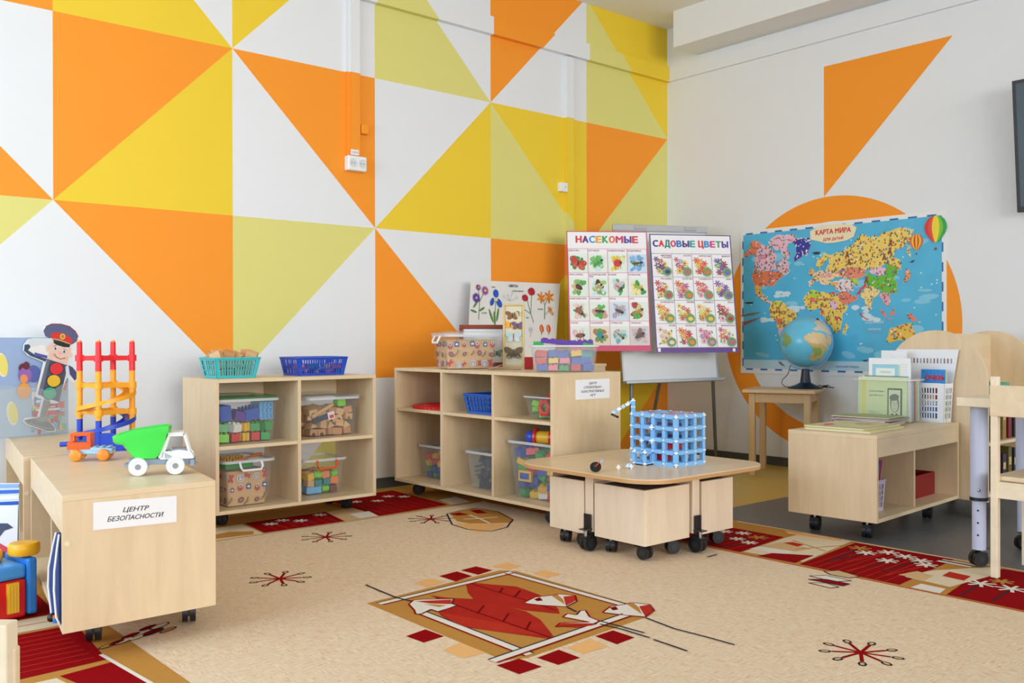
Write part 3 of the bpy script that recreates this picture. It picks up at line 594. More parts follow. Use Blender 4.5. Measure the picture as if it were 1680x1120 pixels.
def rainbow(a, s, cx, y, h, w_, cols, step=None):
    ws = [.45 if c == ' ' else 1.25 if c in 'МЫ' else 1 for c in s]; x = cx - w_/2; n = sum(ws)
    for i, c in enumerate(s):
        x += ws[i]*w_/n
        if c != ' ': a.text(c, x - ws[i]*w_/n/2, y, h, M(cols[i % len(cols)], .4), w=w_/n*ws[i]*.80, k=3, bold=.05)
G1, G2, G3 = M('4FAE4A', .5), M('2F8A3C', .5), M('9CCB6A', .5); SKY = M('A9CDEA', .5); PK = M('E9A7B8', .5)
O1 = V((-1.315, -.306, .772))
a = Art(O1, (.817, -.576, .0), (.045, .075, .76), .0006)
W, H = .524, .772; MG = M('D2306A', .4)
a.slab(0, 0, W, H, .0012, PW); a.rect(0, 0, W, H, MG, 1); a.rect(.006, .034, W-.006, H-.006, PW, 2)
rainbow(a, 'НАСЕКОМЫЕ', W*.5, H-.075, .044, .41, ['D8303A', '6B2A80', '2F9BD8', 'E8A92E', '3BA55A', 'E07030', 'D0306A', '5A3FA0', 'D83A3A'])
nm = ['БАБОЧКА', 'БОГОМОЛ', 'БОЖЬЯ КОРОВКА', 'ВОДОМЕРКА', 'ЖУК-ОЛЕНЬ', 'КОЛОРАДСКИЙ|ЖУК', 'КОМАР', 'КУЗНЕЧИК', 'МАЙСКИЙ ЖУК', 'МУРАВЕЙ', 'МУХА', 'ОСА', 'ПЧЕЛА', 'СКАРАБЕЙ', 'СТРЕКОЗА', 'ТАРАКАН']
# per picture: background blobs, body (colour, rx, ry, tilt), wings
pic = [(('2F8A3C', '5FA85A'), ('C8382A', .42, .26, -.5), 'E8663A'), (('9CCB6A', '7EC070', 'CFE6F4'), ('2F9A48', .34, .06, .6), '5DB85E'), (('F0B92E', 'F0CF4A', 'DDE8B0'), ('D8342C', .22, .20, .2), None), (('4FAE4A', '6FA8DC', '8FB8E4'), ('6B4636', .30, .06, .15), None),
       (('4FAE4A', '8CBF70', 'D9B98A'), ('5A2A22', .20, .13, -.6), None), (('9CCB6A', '6FB85A', 'CFE6F4'), ('E7D79A', .24, .17, .7), '3A3026'), (('4FAE4A', '2F8A3C', 'BFD8F0'), ('B87868', .22, .05, -.5), 'D8C0C8'), (('EBC444', '2F9A48', 'F2E6A0'), ('9DB52E', .32, .07, -.5), None),
       (('F0B8B4', 'F4D0CC', '5C8A58'), ('9A5A3A', .26, .14, -.8), None), (('4FAE4A', '57B54C', 'D09A88'), ('4A2A22', .26, .07, -.1), None), (('C2D2E6', 'DCE4F0', 'B9A8C8'), ('5A4A48', .24, .09, -.4), 'B8B0B0'), (('C23A44', 'A83242', '4FAE4A'), ('B08A32', .26, .09, .5), 'D8C890'),
       (('F0B8C8', 'E2708F', 'E4E8F0'), ('8A5030', .26, .12, .1), 'E8D8D0'), (('C08A5A', 'B87848', '4FAE4A'), ('2F8FA8', .20, .15, -.6), None), (('CFE4C8', 'E07AAE', '6FB0D8'), ('6F8A3A', .28, .04, -.7), 'C8D8C8'), (('E0C8B4', 'C8BCC8', 'B8B4C8'), ('6A4A46', .30, .11, .5), '8A6A60')]
for i, x, y, cw, ch in poster_grid(a, W, H, .115, .036, 4, nm, MG, 'l'):
    bg, bd, wg = pic[i]; px, py, w_, h_ = x+cw*.03, y+ch*.02, cw*.94, ch*.80; rr = random.Random(i)
    a.rect(px, py, px+w_, py+h_*.96, M({3: 'CFE2F4', 13: 'E8DCCB', 15: 'DDD3D4', 10: 'D8E2EE'}.get(i, 'E6EFE4'), .5), 3)
    for j in range(16):
        ex_, ey_ = rr.uniform(.2, .8), rr.uniform(.16, .8); a.ell(px+ex_*w_, py+ey_*h_, w_*rr.uniform(.10, .19), h_*rr.uniform(.06, .14), M(bg[j % len(bg)], .5), 4+j % 3, rr.uniform(0, 3), 7)
    cx, cy = px+w_*.5, py+h_*.48; col, rx, ry, ti = bd
    if i == 0:
        for s_ in (-1, 1):
            a.ell(cx+s_*w_*.22, cy+h_*.06-s_*h_*.10, w_*.25, h_*.17, M('C8382A', .5), 8, s_*.5-.3, 14); a.ell(cx+s_*w_*.15, cy-h_*.16-s_*h_*.06, w_*.17, h_*.13, M('D8502E', .5), 8.5, -s_*.6, 12)
            a.ell(cx+s_*w_*.34, cy+h_*.12-s_*h_*.12, w_*.06, h_*.05, M('2A2226', .5), 10); a.ell(cx+s_*w_*.34, cy+h_*.12-s_*h_*.12, w_*.035, h_*.03, M('F0C860', .5), 11)
            a.ell(cx+s_*w_*.20, cy-h_*.2-s_*h_*.06, w_*.045, h_*.04, M('2A2226', .5), 10); a.ell(cx+s_*w_*.20, cy-h_*.2-s_*h_*.06, w_*.025, h_*.022, WHT, 11)
        a.ell(cx, cy-h_*.02, w_*.035, h_*.18, M('3A2A26', .5), 12, -.3); continue
    if wg:
        for s_ in (-1, 1): a.ell(cx+s_*w_*.15*math.cos(ti+1.2), cy+h_*.10+s_*h_*.08, w_*.24, h_*.11, M(wg, .5), 8, ti+s_*.8, 10)
    a.ell(cx, cy, w_*rx, h_*ry, M(col, .5), 9, ti)
    a.ell(cx+w_*rx*.75*math.cos(ti), cy+h_*rx*.75*math.sin(ti), w_*.07, h_*.07, M('2A2226', .5), 10, 0, 8)
    for j in (-1, 0, 1):
        for s_ in (-1, 1):
            bx, by = cx+j*w_*rx*.5*math.cos(ti), cy+j*w_*rx*.5*math.sin(ti); a.line([(bx, by), (bx+s_*w_*.12*math.sin(-ti)+j*.006, by+s_*h_*(ry+.12))], .0016, M('2A2226', .5), 8)
    if i in (2, 5):
        for j in range(5): a.ell(cx+(j-2)*w_*.06, cy+((j*7) % 3-1)*h_*.07, w_*.02, h_*(.025 if i == 2 else .10), M('2A2226', .5), 10, ti+1.57*0, 8)
o = a.build('insect_poster', origin=O1, fix=False); tag(o, 'insect poster with a pink frame, a four by four grid clipped to the easel', 'poster')
O2 = V((-.866, -.632, .760)); a = Art(O2, (.862, -.506, 0), (.043, .095, .76), .0006); W, H = .556, .772; PU = M('5A2C8E', .4)
a.slab(0, 0, W, H, .0012, PW); a.rect(0, 0, W, H, PU, 1); a.rect(.007, .032, W-.007, H-.006, PW, 2)
rainbow(a, 'САДОВЫЕ ЦВЕТЫ', W*.5, H-.082, .042, .52, ['2A2F86', 'E0303A', '1F8A7A', 'D0306A', '2F78C8', '4A2F80', '2AA0A0', '', 'D8302A', '2F8FD8', 'D83A8A', '3BA57A', '5A3FA0'])
nm = ['АНЮТИНЫ|ГЛАЗКИ', 'АСТРА', 'БАРХАТЦЫ', 'ВЬЮНОК', 'ГВОЗДИКА', 'ГЕОРГИН', 'ГЛАДИОЛУС', 'ИРИС', 'КАЛЕНДУЛА', 'ЛИЛИЯ', 'НАРЦИСС', 'ПИОН', 'РОЗА', 'ТЮЛЬПАН', 'ФЛОКСЫ', 'ХРИЗАНТЕМА']
pal = ['3A3A8E C8506A E8C83A 7A4A9A', 'D05A7A 8AA0D8 F0D050 C03A5A', 'E8702A F08A2A E8552A F0C83A', '6A6AC0 3A4A9A A83A6A 8AB87A', 'D0405A E8A0B0 F0D050 C02A3A', 'E8802A D84A3A C87AB8 F0B0B8', 'E05A6A D83A4A F0A8B0 E87A7A', '8A5AB8 B08AD0 5A4A9A E8C84A', 'F0B03A F0952A E8A83A F0C84A', 'F0D84A D8503A E87A5A F0E07A', 'F0C83A F4E8C0 F0A83A F0D86A', 'B02A4A D83A4A F0C0C8 7A2A4A', 'F0D8C8 F0B8B8 F0D84A E8C8C0', 'F0902A E8503A D82A5A F0B03A', 'E88AB0 D85A9A F0B8D0 B87AC8', 'D85A9A F0A03A E8E8D0 E0703A']
for i, x, y, cw, ch in poster_grid(a, W, H, .128, .034, 4, nm, M('6A5A7A', .4), 'r'):
    cs = pal[i].split(); rr = random.Random(40+i); px, py, w_, h_ = x+cw*.06, y+ch*.04, cw*.88, ch*.76
    for j in range(9): a.ell(px+rr.uniform(.12, .88)*w_, py+rr.uniform(.1, .9)*h_, w_*.09, h_*.035, [G1, G3, G2][j % 3], 3, rr.uniform(0, 3), 7)
    for j in range(7):
        cx, cy = px+w_*(.18+.62*((j*.37) % 1)), py+h_*(.92-.11*j+rr.uniform(-.03, .03)); a.flower(cx, cy, w_*rr.uniform(.15, .21), M(cs[j % 4], .5), M('F0D860' if j % 2 else 'B85A4A', .5), 4+j*2, 6)
    a.ell(x+cw*.72, y+ch*.22, cw*.22, cw*.22, G3, 20, 0, 16); a.ell(x+cw*.72, y+ch*.22, cw*.20, cw*.20, M('6F9A66', .5), 21, 0, 16); a.ell(x+cw*.72, y+ch*.2, cw*.13, cw*.10, M(cs[0], .5), 22)
a.rect(.012, .006, .03, .03, PW, 3); a.rect(W-.04, .006, W-.022, .026, PW, 3)
o = a.build('flower_poster', origin=O2, fix=False); tag(o, 'garden flower poster with a purple frame, a four by four grid clipped to the easel', 'poster')
# ---------------------------------------------------------------- world map
a = Art((-.004, 0, 0), (0, -1, 0), (0, 0, 1), .0006)
SEA = M('52BAE4', .4, v=.16, sc=5); a.slab(.655, .612, 2.078, 1.590, .003, M('EEF0F0', .4)); a.rect(.678, .645, 2.052, 1.562, SEA, 1)
for j in range(12):
    x = .70+j*.115
    a.rect(x, 1.562, x+.055, 1.572, M('2F6AB0', .4), 1); a.rect(x, .634, x+.055, .645, M('2F6AB0', .4), 1)
for j in range(8): a.rect(.669, .66+j*.115, .678, .715+j*.115, M('2F6AB0', .4), 1); a.rect(2.052, .66+j*.115, 2.061, .715+j*.115, M('2F6AB0', .4), 1)
a.rect(.678, .645, 2.052, .705, M('BFE0EE', .4, v=.1, sc=9), 2)
LSE = M('84CEEA', .4, v=.1, sc=9)
rr = random.Random(3)
for j in range(40): a.ell(rr.uniform(.75, 1.98), rr.uniform(.73, 1.5), rr.uniform(.02, .07), rr.uniform(.008, .03), LSE if j % 3 else M('5AB4DC', .4), 2, rr.uniform(-.3, .3), 12)
for cx, cy in ((.98, 1.14), (1.62, .98), (.88, .98), (1.10, 1.04), (1.55, 1.03)):
    for j in range(6): a.ell(cx+rr.uniform(-.05, .05), cy+rr.uniform(-.018, .018), rr.uniform(.015, .035), rr.uniform(.008, .016), M('CFE6F0', .4), 3, 0, 10)
lands = [
 ('F28A68', [(0.681, 1.406), (0.698, 1.441), (0.732, 1.467), (0.738, 1.500), (0.775, 1.522), (0.811, 1.505), (0.824, 1.476), (0.794, 1.456), (0.774, 1.413), (0.745, 1.427), (0.711, 1.415)]),
 ('ECC0D4', [(0.794, 1.456), (0.824, 1.488), (0.894, 1.471), (0.920, 1.431), (0.945, 1.391), (0.926, 1.370), (0.958, 1.336), (0.983, 1.377), (1.014, 1.375), (1.045, 1.298), (1.008, 1.268), (0.958, 1.303), (0.894, 1.306), (0.768, 1.319), (0.774, 1.391), (0.781, 1.424)]),
 ('ECC0D4', [(0.885, 1.488), (0.907, 1.525), (0.996, 1.534), (1.094, 1.520), (1.082, 1.494), (1.033, 1.477), (1.020, 1.451), (1.051, 1.405), (1.033, 1.374), (0.995, 1.398), (0.970, 1.449), (0.945, 1.435), (0.894, 1.471)]),
 ('2B3BA6', [(1.064, 1.485), (1.094, 1.510), (1.190, 1.507), (1.205, 1.479), (1.196, 1.438), (1.178, 1.397), (1.142, 1.388), (1.106, 1.369), (1.082, 1.350), (1.079, 1.382), (1.094, 1.418), (1.082, 1.468)]),
 ('E97C58', [(0.764, 1.319), (0.894, 1.306), (0.958, 1.303), (1.008, 1.268), (0.970, 1.248), (0.926, 1.206), (0.900, 1.196), (0.823, 1.200), (0.774, 1.213), (0.751, 1.247), (0.748, 1.292)]),
 ('F4B640', [(0.774, 1.213), (0.823, 1.200), (0.823, 1.166), (0.855, 1.143), (0.849, 1.127), (0.790, 1.134), (0.777, 1.168)]),
 ('EFC9A0', [(0.773, 1.162), (0.843, 1.142), (0.870, 1.112), (0.911, 1.098), (0.904, 1.084), (0.863, 1.094), (0.808, 1.131)]),
 ('F4D05C', [(0.884, 1.041), (0.904, 1.093), (0.945, 1.103), (1.005, 1.084), (1.038, 1.048), (1.103, 1.018), (1.090, 0.973), (1.044, 0.933), (1.011, 0.922), (1.011, 0.882), (0.995, 0.829), (0.981, 0.783), (0.965, 0.853), (0.948, 0.923), (0.941, 0.969), (0.897, 0.999)]),
 ('F4D8A0', [(1.190, 1.274), (1.220, 1.267), (1.261, 1.286), (1.307, 1.283), (1.376, 1.285), (1.433, 1.261), (1.455, 1.224), (1.376, 1.238), (1.330, 1.219), (1.348, 1.193), (1.296, 1.190), (1.261, 1.223), (1.226, 1.219), (1.202, 1.183), (1.184, 1.211), (1.226, 1.235)]),
 ('F4D36A', [(1.238, 1.319), (1.255, 1.360), (1.296, 1.394), (1.365, 1.384), (1.365, 1.363), (1.319, 1.356), (1.284, 1.321), (1.267, 1.296)]),
 ('F0B870', [(1.184, 1.269), (1.205, 1.310), (1.226, 1.277), (1.214, 1.257)]),
 ('F5D46A', [(1.330, 1.355), (1.353, 1.384), (1.416, 1.390), (1.455, 1.418), (1.499, 1.435), (1.548, 1.492), (1.586, 1.489), (1.586, 1.469), (1.634, 1.483), (1.656, 1.468), (1.687, 1.491), (1.739, 1.496), (1.811, 1.512), (1.886, 1.498), (1.886, 1.478), (1.866, 1.470), (1.866, 1.427), (1.836, 1.414), (1.801, 1.388), (1.770, 1.380), (1.765, 1.336), (1.801, 1.319), (1.811, 1.294), (1.808, 1.260), (1.785, 1.266), (1.718, 1.310), (1.661, 1.283), (1.581, 1.273), (1.488, 1.288), (1.415, 1.277), (1.359, 1.260), (1.301, 1.283)]),
 ('F5D46A', [(1.836, 1.410), (1.856, 1.398), (1.866, 1.330), (1.841, 1.360)]),
 ('EF8F72', [(1.365, 1.259), (1.415, 1.282), (1.488, 1.299), (1.586, 1.273), (1.575, 1.238), (1.526, 1.220), (1.466, 1.228), (1.415, 1.246)]),
 ('F0C4D8', [(1.602, 1.262), (1.655, 1.284), (1.718, 1.275), (1.703, 1.241), (1.655, 1.234)]),
 ('63C436', [(1.602, 1.267), (1.607, 1.246), (1.661, 1.228), (1.708, 1.236), (1.718, 1.315), (1.785, 1.281), (1.790, 1.236), (1.760, 1.213), (1.785, 1.158), (1.785, 1.119), (1.739, 1.116), (1.687, 1.123), (1.671, 1.148), (1.597, 1.161), (1.575, 1.203)]),
 ('B8D84A', [(1.466, 1.223), (1.526, 1.220), (1.532, 1.179), (1.471, 1.192)]),
 ('EEDCE0', [(1.342, 1.208), (1.427, 1.225), (1.499, 1.191), (1.499, 1.140), (1.432, 1.143), (1.382, 1.160)]),
 ('F0846A', [(1.384, 1.134), (1.444, 1.147), (1.488, 1.120), (1.532, 1.103), (1.499, 1.074), (1.432, 1.065), (1.404, 1.097)]),
 ('E2483A', [(1.575, 1.197), (1.586, 1.167), (1.543, 1.123), (1.515, 1.124), (1.543, 1.158)]),
 ('F3DC90', [(1.581, 1.172), (1.671, 1.143), (1.660, 1.114), (1.629, 1.095), (1.605, 1.025), (1.591, 1.041), (1.575, 1.091), (1.548, 1.123)]),
 ('F0A8B0', [(1.684, 1.127), (1.737, 1.116), (1.742, 1.074), (1.728, 1.043), (1.708, 1.057), (1.684, 1.090), (1.669, 1.105)]),
 ('F0846A', [(1.674, 1.030), (1.699, 1.015), (1.718, 0.978), (1.699, 0.983)]), ('F0846A', [(1.733, 1.001), (1.771, 1.032), (1.766, 0.991), (1.742, 0.987)]), ('F0846A', [(1.842, 0.998), (1.879, 0.989), (1.907, 0.947), (1.875, 0.952), (1.851, 0.976)]), ('F0846A', [(1.703, 0.978), (1.757, 0.963), (1.747, 0.959), (1.713, 0.967)]), ('F0A070', [(1.841, 1.263), (1.861, 1.252), (1.861, 1.203), (1.816, 1.176), (1.836, 1.214)]),
 ('F4C650', [(1.718, 0.830), (1.732, 0.904), (1.766, 0.913), (1.800, 0.926), (1.842, 0.935), (1.875, 0.939), (1.879, 0.912), (1.907, 0.866), (1.861, 0.821), (1.795, 0.839), (1.766, 0.830)]),
 ('F4D37A', [(1.425, 0.873), (1.431, 0.911), (1.452, 0.945), (1.472, 0.921), (1.446, 0.878)]),
 ('F4D05C', [(1.145, 1.108), (1.174, 1.141), (1.206, 1.163), (1.237, 1.156), (1.361, 1.140), (1.379, 1.133), (1.415, 1.077), (1.460, 1.054), (1.445, 1.016), (1.421, 0.989), (1.415, 0.929), (1.385, 0.885), (1.367, 0.880), (1.348, 0.918), (1.299, 0.991), (1.265, 1.020), (1.275, 1.042), (1.237, 1.038), (1.193, 1.027), (1.155, 1.062)])]
top = [('BEDA48', [(1.174, 1.141), (1.206, 1.168), (1.250, 1.155), (1.262, 1.121), (1.218, 1.100)]), ('F07A50', [(1.187, 1.112), (1.225, 1.111), (1.244, 1.082), (1.206, 1.084)]), ('E2483A', [(1.337, 1.141), (1.373, 1.139), (1.367, 1.112)]), ('E4BCD8', [(1.330, 1.080), (1.385, 1.089), (1.391, 1.034), (1.349, 1.040)]), ('E8503C', [(1.367, 0.990), (1.409, 0.989), (1.409, 0.962), (1.379, 0.962)]), ('F07A50', [(1.269, 1.042), (1.293, 1.031), (1.299, 0.997), (1.275, 1.009)]),
 ('B8D84A', [(0.911, 1.093), (0.945, 1.100), (0.978, 1.085), (0.945, 1.074)]), ('F07A50', [(0.938, 0.993), (0.992, 0.986), (0.978, 0.934), (0.951, 0.946)]), ('ECC0D4', [(0.955, 0.911), (1.005, 0.916), (0.991, 0.829), (0.981, 0.795), (0.971, 0.829)]), ('7EC04A', [(0.958, 0.876), (0.968, 0.864), (0.985, 0.783), (0.978, 0.783)]), ('F0B0A8', [(1.237, 1.266), (1.296, 1.268), (1.365, 1.280), (1.353, 1.249), (1.284, 1.237)]), ('F4B640', [(1.342, 1.203), (1.399, 1.206), (1.387, 1.186), (1.348, 1.187)])]
lands = [(h, rough(p, .012, i+3, 3)) for i, (h, p) in enumerate(lands)]; top = [(h, rough(p, .008, i, 2)) for i, (h, p) in enumerate(top)]
for h, p in lands: a.poly(p, M('F7F2DC', .4), 3); cx = sum(x for x, y in p)/len(p); cy = sum(y for x, y in p)/len(p); a.poly([(cx+(x-cx)*.985, cy+(y-cy)*.985) for x, y in p], M(h, .45, v=.08, sc=14), 4)
for h, p in top: a.poly(p, M(h, .45), 5)
def inside(p, x, y):
    r = False
    for (x1, y1), (x2, y2) in zip(p, p[1:]+p[:1]):
        if (y1 > y) != (y2 > y) and x < (x2-x1)*(y-y1)/(y2-y1)+x1: r = not r
    return r
ic = ['8A5A3A', '4A8A4C', 'D8504A', '7A5A48', 'F4F0E8', '5A86B8', 'E8804A']
for i, (h, p) in enumerate(lands):
    xs, ys = zip(*p); ar = (max(xs)-min(xs))*(max(ys)-min(ys)); n = int(ar*3400)
    for j in range(n):
        x, y = rr.uniform(min(xs), max(xs)), rr.uniform(min(ys), max(ys))
        if inside(p, x, y) and j % 3 == 0 and ar > .05: a.poly([(x-.006, y-.005), (x+.006, y-.005), (x, y+.011)], M(['4A8A4C', '7A5A3A', '2F7A4C', 'C8503A'][(j//3) % 4], .5), 6)
        elif inside(p, x, y): a.ell(x, y, rr.uniform(.003, .0075), rr.uniform(.003, .008), M(ic[(j*5+i) % 7] if i not in (3,) else ['F4F0E8', 'D84A6A', 'F4F0E8'][j % 3], .5), 6, rr.uniform(0, 3), 5)
for j in range(60):
    x, y = rr.uniform(.70, 2.03), rr.uniform(.72, 1.52)
    if not any(inside(p, x, y) for h, p in lands): a.ell(x, y, .006, .004, M('F0F6FA', .4), 3, 0, 6)
BRW = M('8A4A3A', .5)
for cx, cy in ([(1.458, 1.372), (1.471, 1.325), (1.742, 1.422), (1.739, 1.373), (1.703, 1.340), (1.586, 1.207)]):
    for dx, dy, r in ((0, 0, .010), (0, .015, .007), (-.009, -.011, .006), (.009, -.011, .006), (-.007, .022, .003), (.007, .022, .003)): a.ell(cx+dx, cy+dy, r, r, BRW, 7, 0, 8)
for p in ([(1.211, 1.405), (1.244, 1.408), (1.273, 1.403), (1.261, 1.391), (1.232, 1.390)], [(0.688, 1.099), (0.759, 1.100), (0.759, 1.088), (0.709, 1.088)], [(1.554, 0.714), (1.599, 0.717), (1.579, 0.705)], [(1.859, 1.301), (1.893, 1.316), (1.881, 1.299)]): a.poly(p, M('3A3440', .5), 7)
for p in ([(0.655, 1.007), (0.738, 1.023), (0.832, 1.030), (0.759, 1.011), (0.673, 1.001)], [(0.666, 0.962), (0.723, 0.973), (0.822, 0.995), (0.759, 0.966), (0.688, 0.940)], [(0.954, 0.696), (0.978, 0.693), (1.011, 0.662), (0.978, 0.673)]): a.poly(p, M('8A6254', .5), 7)
a.poly([(1.532, 1.031), (1.544, 1.007), (1.575, 0.978), (1.610, 0.961), (1.585, 0.966), (1.544, 0.995)], M('C83A3A', .5), 7)
a.poly([(1.196, 1.545), (1.266, 1.571), (1.395, 1.574), (1.491, 1.561), (1.523, 1.539), (1.503, 1.484), (1.457, 1.465), (1.373, 1.456), (1.314, 1.457), (1.244, 1.478), (1.200, 1.490)], M('F3E6C4', .45), 7)
c = [(1.361, 1.523), (1.361, 1.488), (0.834, 1.404), (0.834, 1.387), (0.957, 1.021), (1.296, 1.088), (1.659, 0.931), (1.659, 0.912)]
MR = M('D8302A', .5)
a.text('КАРТА МИРА', c[0][0], c[0][1]-.008, .032, MR, w=.245, k=8, bold=.03); a.text('для детей', c[1][0], c[1][1]-.014, .022, MR, w=.14, k=8, bold=.02)
for i, (s, wd) in enumerate((('СЕВЕРНАЯ', .075), ('АМЕРИКА', .07))): a.text(s, c[2+i][0], c[2+i][1], .012, M('D8406A', .5), w=wd, k=8)
a.text('ЮЖНАЯ АМЕРИКА', c[4][0], c[4][1], .014, MR, w=.14, k=8); a.text('АФРИКА', [(1.322, 1.094)][0][0], [(1.322, 1.094)][0][1], .011, MR, w=.10, k=8)
a.text('ИНДИЙСКИЙ', c[6][0]-.02, c[6][1]+.01, .012, WHT, w=.12, k=8); a.text('ОКЕАН', c[7][0]-.02, c[7][1]-.012, .012, WHT, w=.08, k=8); a.text('АНТАРКТИДА', [(1.498, 0.613)][0][0]-.04, .665, .012, M('2F6AB0', .5), w=.16, k=8)
def balloon(p, cols, sc, k):
    for j, (f0, f1) in enumerate(zip([-1+2*i/len(cols) for i in range(len(cols))], [-1+2*(i+1)/len(cols) for i in range(len(cols))])):
        L = []; 
        for f in (f0, f1):
            col = [(p[0]+f*sc*math.sin(t)*(1 if t < 1.9 else 1-.4*(t-1.9)), p[1]+sc*1.05*math.cos(t)-(0 if t < 1.9 else .35*sc*(t-1.9))) for t in [.0+i*.28 for i in range(11)]]; L.append(col)
        a.poly(L[0] + L[1][::-1], M(cols[j], .45), k)
c = [(2.018, 1.495), (1.903, 1.424)]
balloon(c[0], ['D83A3A', 'E8503A', 'F4D83A', 'F4E03A', '7EC83A', '2FA84A'], .066, 9); a.ell(c[0][0], c[0][1]-.125, .007, .009, M('9A3A3A', .5), 9)
balloon(c[1], ['E8702A', 'F4C83A', 'D8402A', 'F4C83A', 'D8502A', 'F4C83A', 'E8702A'], .040, 9); a.ell(c[1][0], c[1][1]-.075, .004, .005, M('5A3A3A', .5), 9)
o = a.build('world_map', origin=(-.001, -1.366, .612), fix=False); tag(o, 'large illustrated children world map poster on the right wall over the orange disc', 'map')
# ---------------------------------------------------------------- bins, baskets and what they hold
def rrect(w_, d_, r, z, n=4, cx=0, cy=0):
    o = []
    for sx, sy, a0 in ((1, 1, 0), (-1, 1, 90), (-1, -1, 180), (1, -1, 270)):
        for k in range(n+1):
            a = math.radians(a0 + 90*k/n); o.append((cx + sx*(w_/2-r) + r*math.cos(a), cy + sy*(d_/2-r) + r*math.sin(a), z))
    return o
CL = CLEAR(); CLR = CLEAR('F4F6FA', .45, .25)
def bin_(name, label, cat, loc, rz, w_, d_, h, fl=.03, body=None, rim=None, lid=None, handle=None, side_handle=None, group=None, bead=.012, rw=.018):
    t = thing(name, label, cat, loc, rz, group); body = body or CL; rim = rim or CLR
    q = MB(); q.loft([rrect(w_-.012, d_-.012, .014, .0015), rrect(w_, d_, .02, .008), rrect(w_+fl*.5, d_+fl*.5, .022, h*.5), rrect(w_+fl, d_+fl, .024, h)], body, True, False)
    q.build('body', t, smooth=True, solid=.0024)
    W2, D2 = w_+fl, d_+fl; R4 = [rrect(W2+.003, D2+.003, .024, h-bead), rrect(W2+rw, D2+rw, .030, h-bead), rrect(W2+rw, D2+rw, .030, h), rrect(W2+.003, D2+.003, .024, h)]
    q = MB(); q.loft(R4+R4[:1], rim, False, False); q.build('rim', t, smooth=True)
    if lid:
        q = MB(); q.loft([rrect(W2+.022, D2+.022, .03, h+.001), rrect(W2+.022, D2+.022, .03, h+.007), rrect(W2-.02, D2-.02, .03, h+.012), rrect(W2-.09, D2-.09, .03, h+.018)], lid)
        q.build('lid', t, smooth=True)
    for hm, side in ((handle, -1), (side_handle, 0)):
        if hm:
            q = MB()
            if side: y = -(D2/2+.016); q.tube([(-.052, y+.01, h-.008), (-.052, y-.004, h-.03), (-.044, y-.006, h-.044), (.044, y-.006, h-.044), (.052, y-.004, h-.03), (.052, y+.01, h-.008)], .0055, hm, 8)
            else: x = -(W2/2+.016); q.tube([(x+.01, -.04, h-.008), (x-.004, -.04, h-.03), (x-.006, -.033, h-.042), (x-.006, .033, h-.042), (x-.004, .04, h-.03), (x+.01, .04, h-.008)], .0055, hm, 8)
            q.build('handle', t, smooth=True)
    return t
def basket(name, label, loc, rz, w_, d_, h, mat, fl=.04, nx=12, ny=7, rows=3, group=None, back=0):
    t = thing(name, label, 'basket', loc, rz, group)
    def corner(sx, sy, f): return V((sx*(w_+fl*f)/2, sy*(d_+fl*f)/2, h*f))
    q = MB(); th = .0022
    for (a, b, n, nrm) in (((-1, -1), (1, -1), nx, (0, 1, 0)), ((1, -1), (1, 1), ny, (-1, 0, 0)), ((1, 1), (-1, 1), nx, (0, -1, 0)), ((-1, 1), (-1, -1), ny, (1, 0, 0))):
        def S_(u, f): return corner(*a, f).lerp(corner(*b, f), u)
        def rib(u0, u1, f0, f1): q.prism([S_(u0, f0), S_(u1, f0), S_(u1, f1), S_(u0, f1)], V(nrm)*th, mat)
        rib(0, 1, 0, .12); rib(0, 1, .86, 1); rib(0, .09, .12, .86); rib(.91, 1, .12, .86)
        for r in range(1, rows): f = .12 + .74*r/rows; rib(.09, .91, f-.018, f+.018)
        st = .82/n
        for k in range(n-1): u = .09 + st*(k+1); rib(u-st*.22, u+st*.22, .12, .86)
    q.prism([corner(-1, -1, 0), corner(1, -1, 0), corner(1, 1, 0), corner(-1, 1, 0)], (0, 0, .0025), mat)
    q.build('body', t)
    R4 = [rrect(w_+fl-.004, d_+fl-.004, .012, h-.006), rrect(w_+fl+.014, d_+fl+.014, .018, h-.004), rrect(w_+fl+.014, d_+fl+.014, .018, h), rrect(w_+fl-.004, d_+fl-.004, .012, h+.002)]
    q = MB(); q.loft(R4+R4[:1], mat, False, False); q.build('rim', t, smooth=True)
    return t
HX = dict(red='D8302C', blue='2456B8', green='2FA552', yellow='F2C230', white='F0EFEA', lime='86D93C', orange='F0802E', purple='5A2C9A', wood='D9AE7C', tan='C98F5E', pink='F07A8E', sky='6FB6E4', navy='26344E', brown='7A3A30', teal='2E8C8C')
PROTO = {}
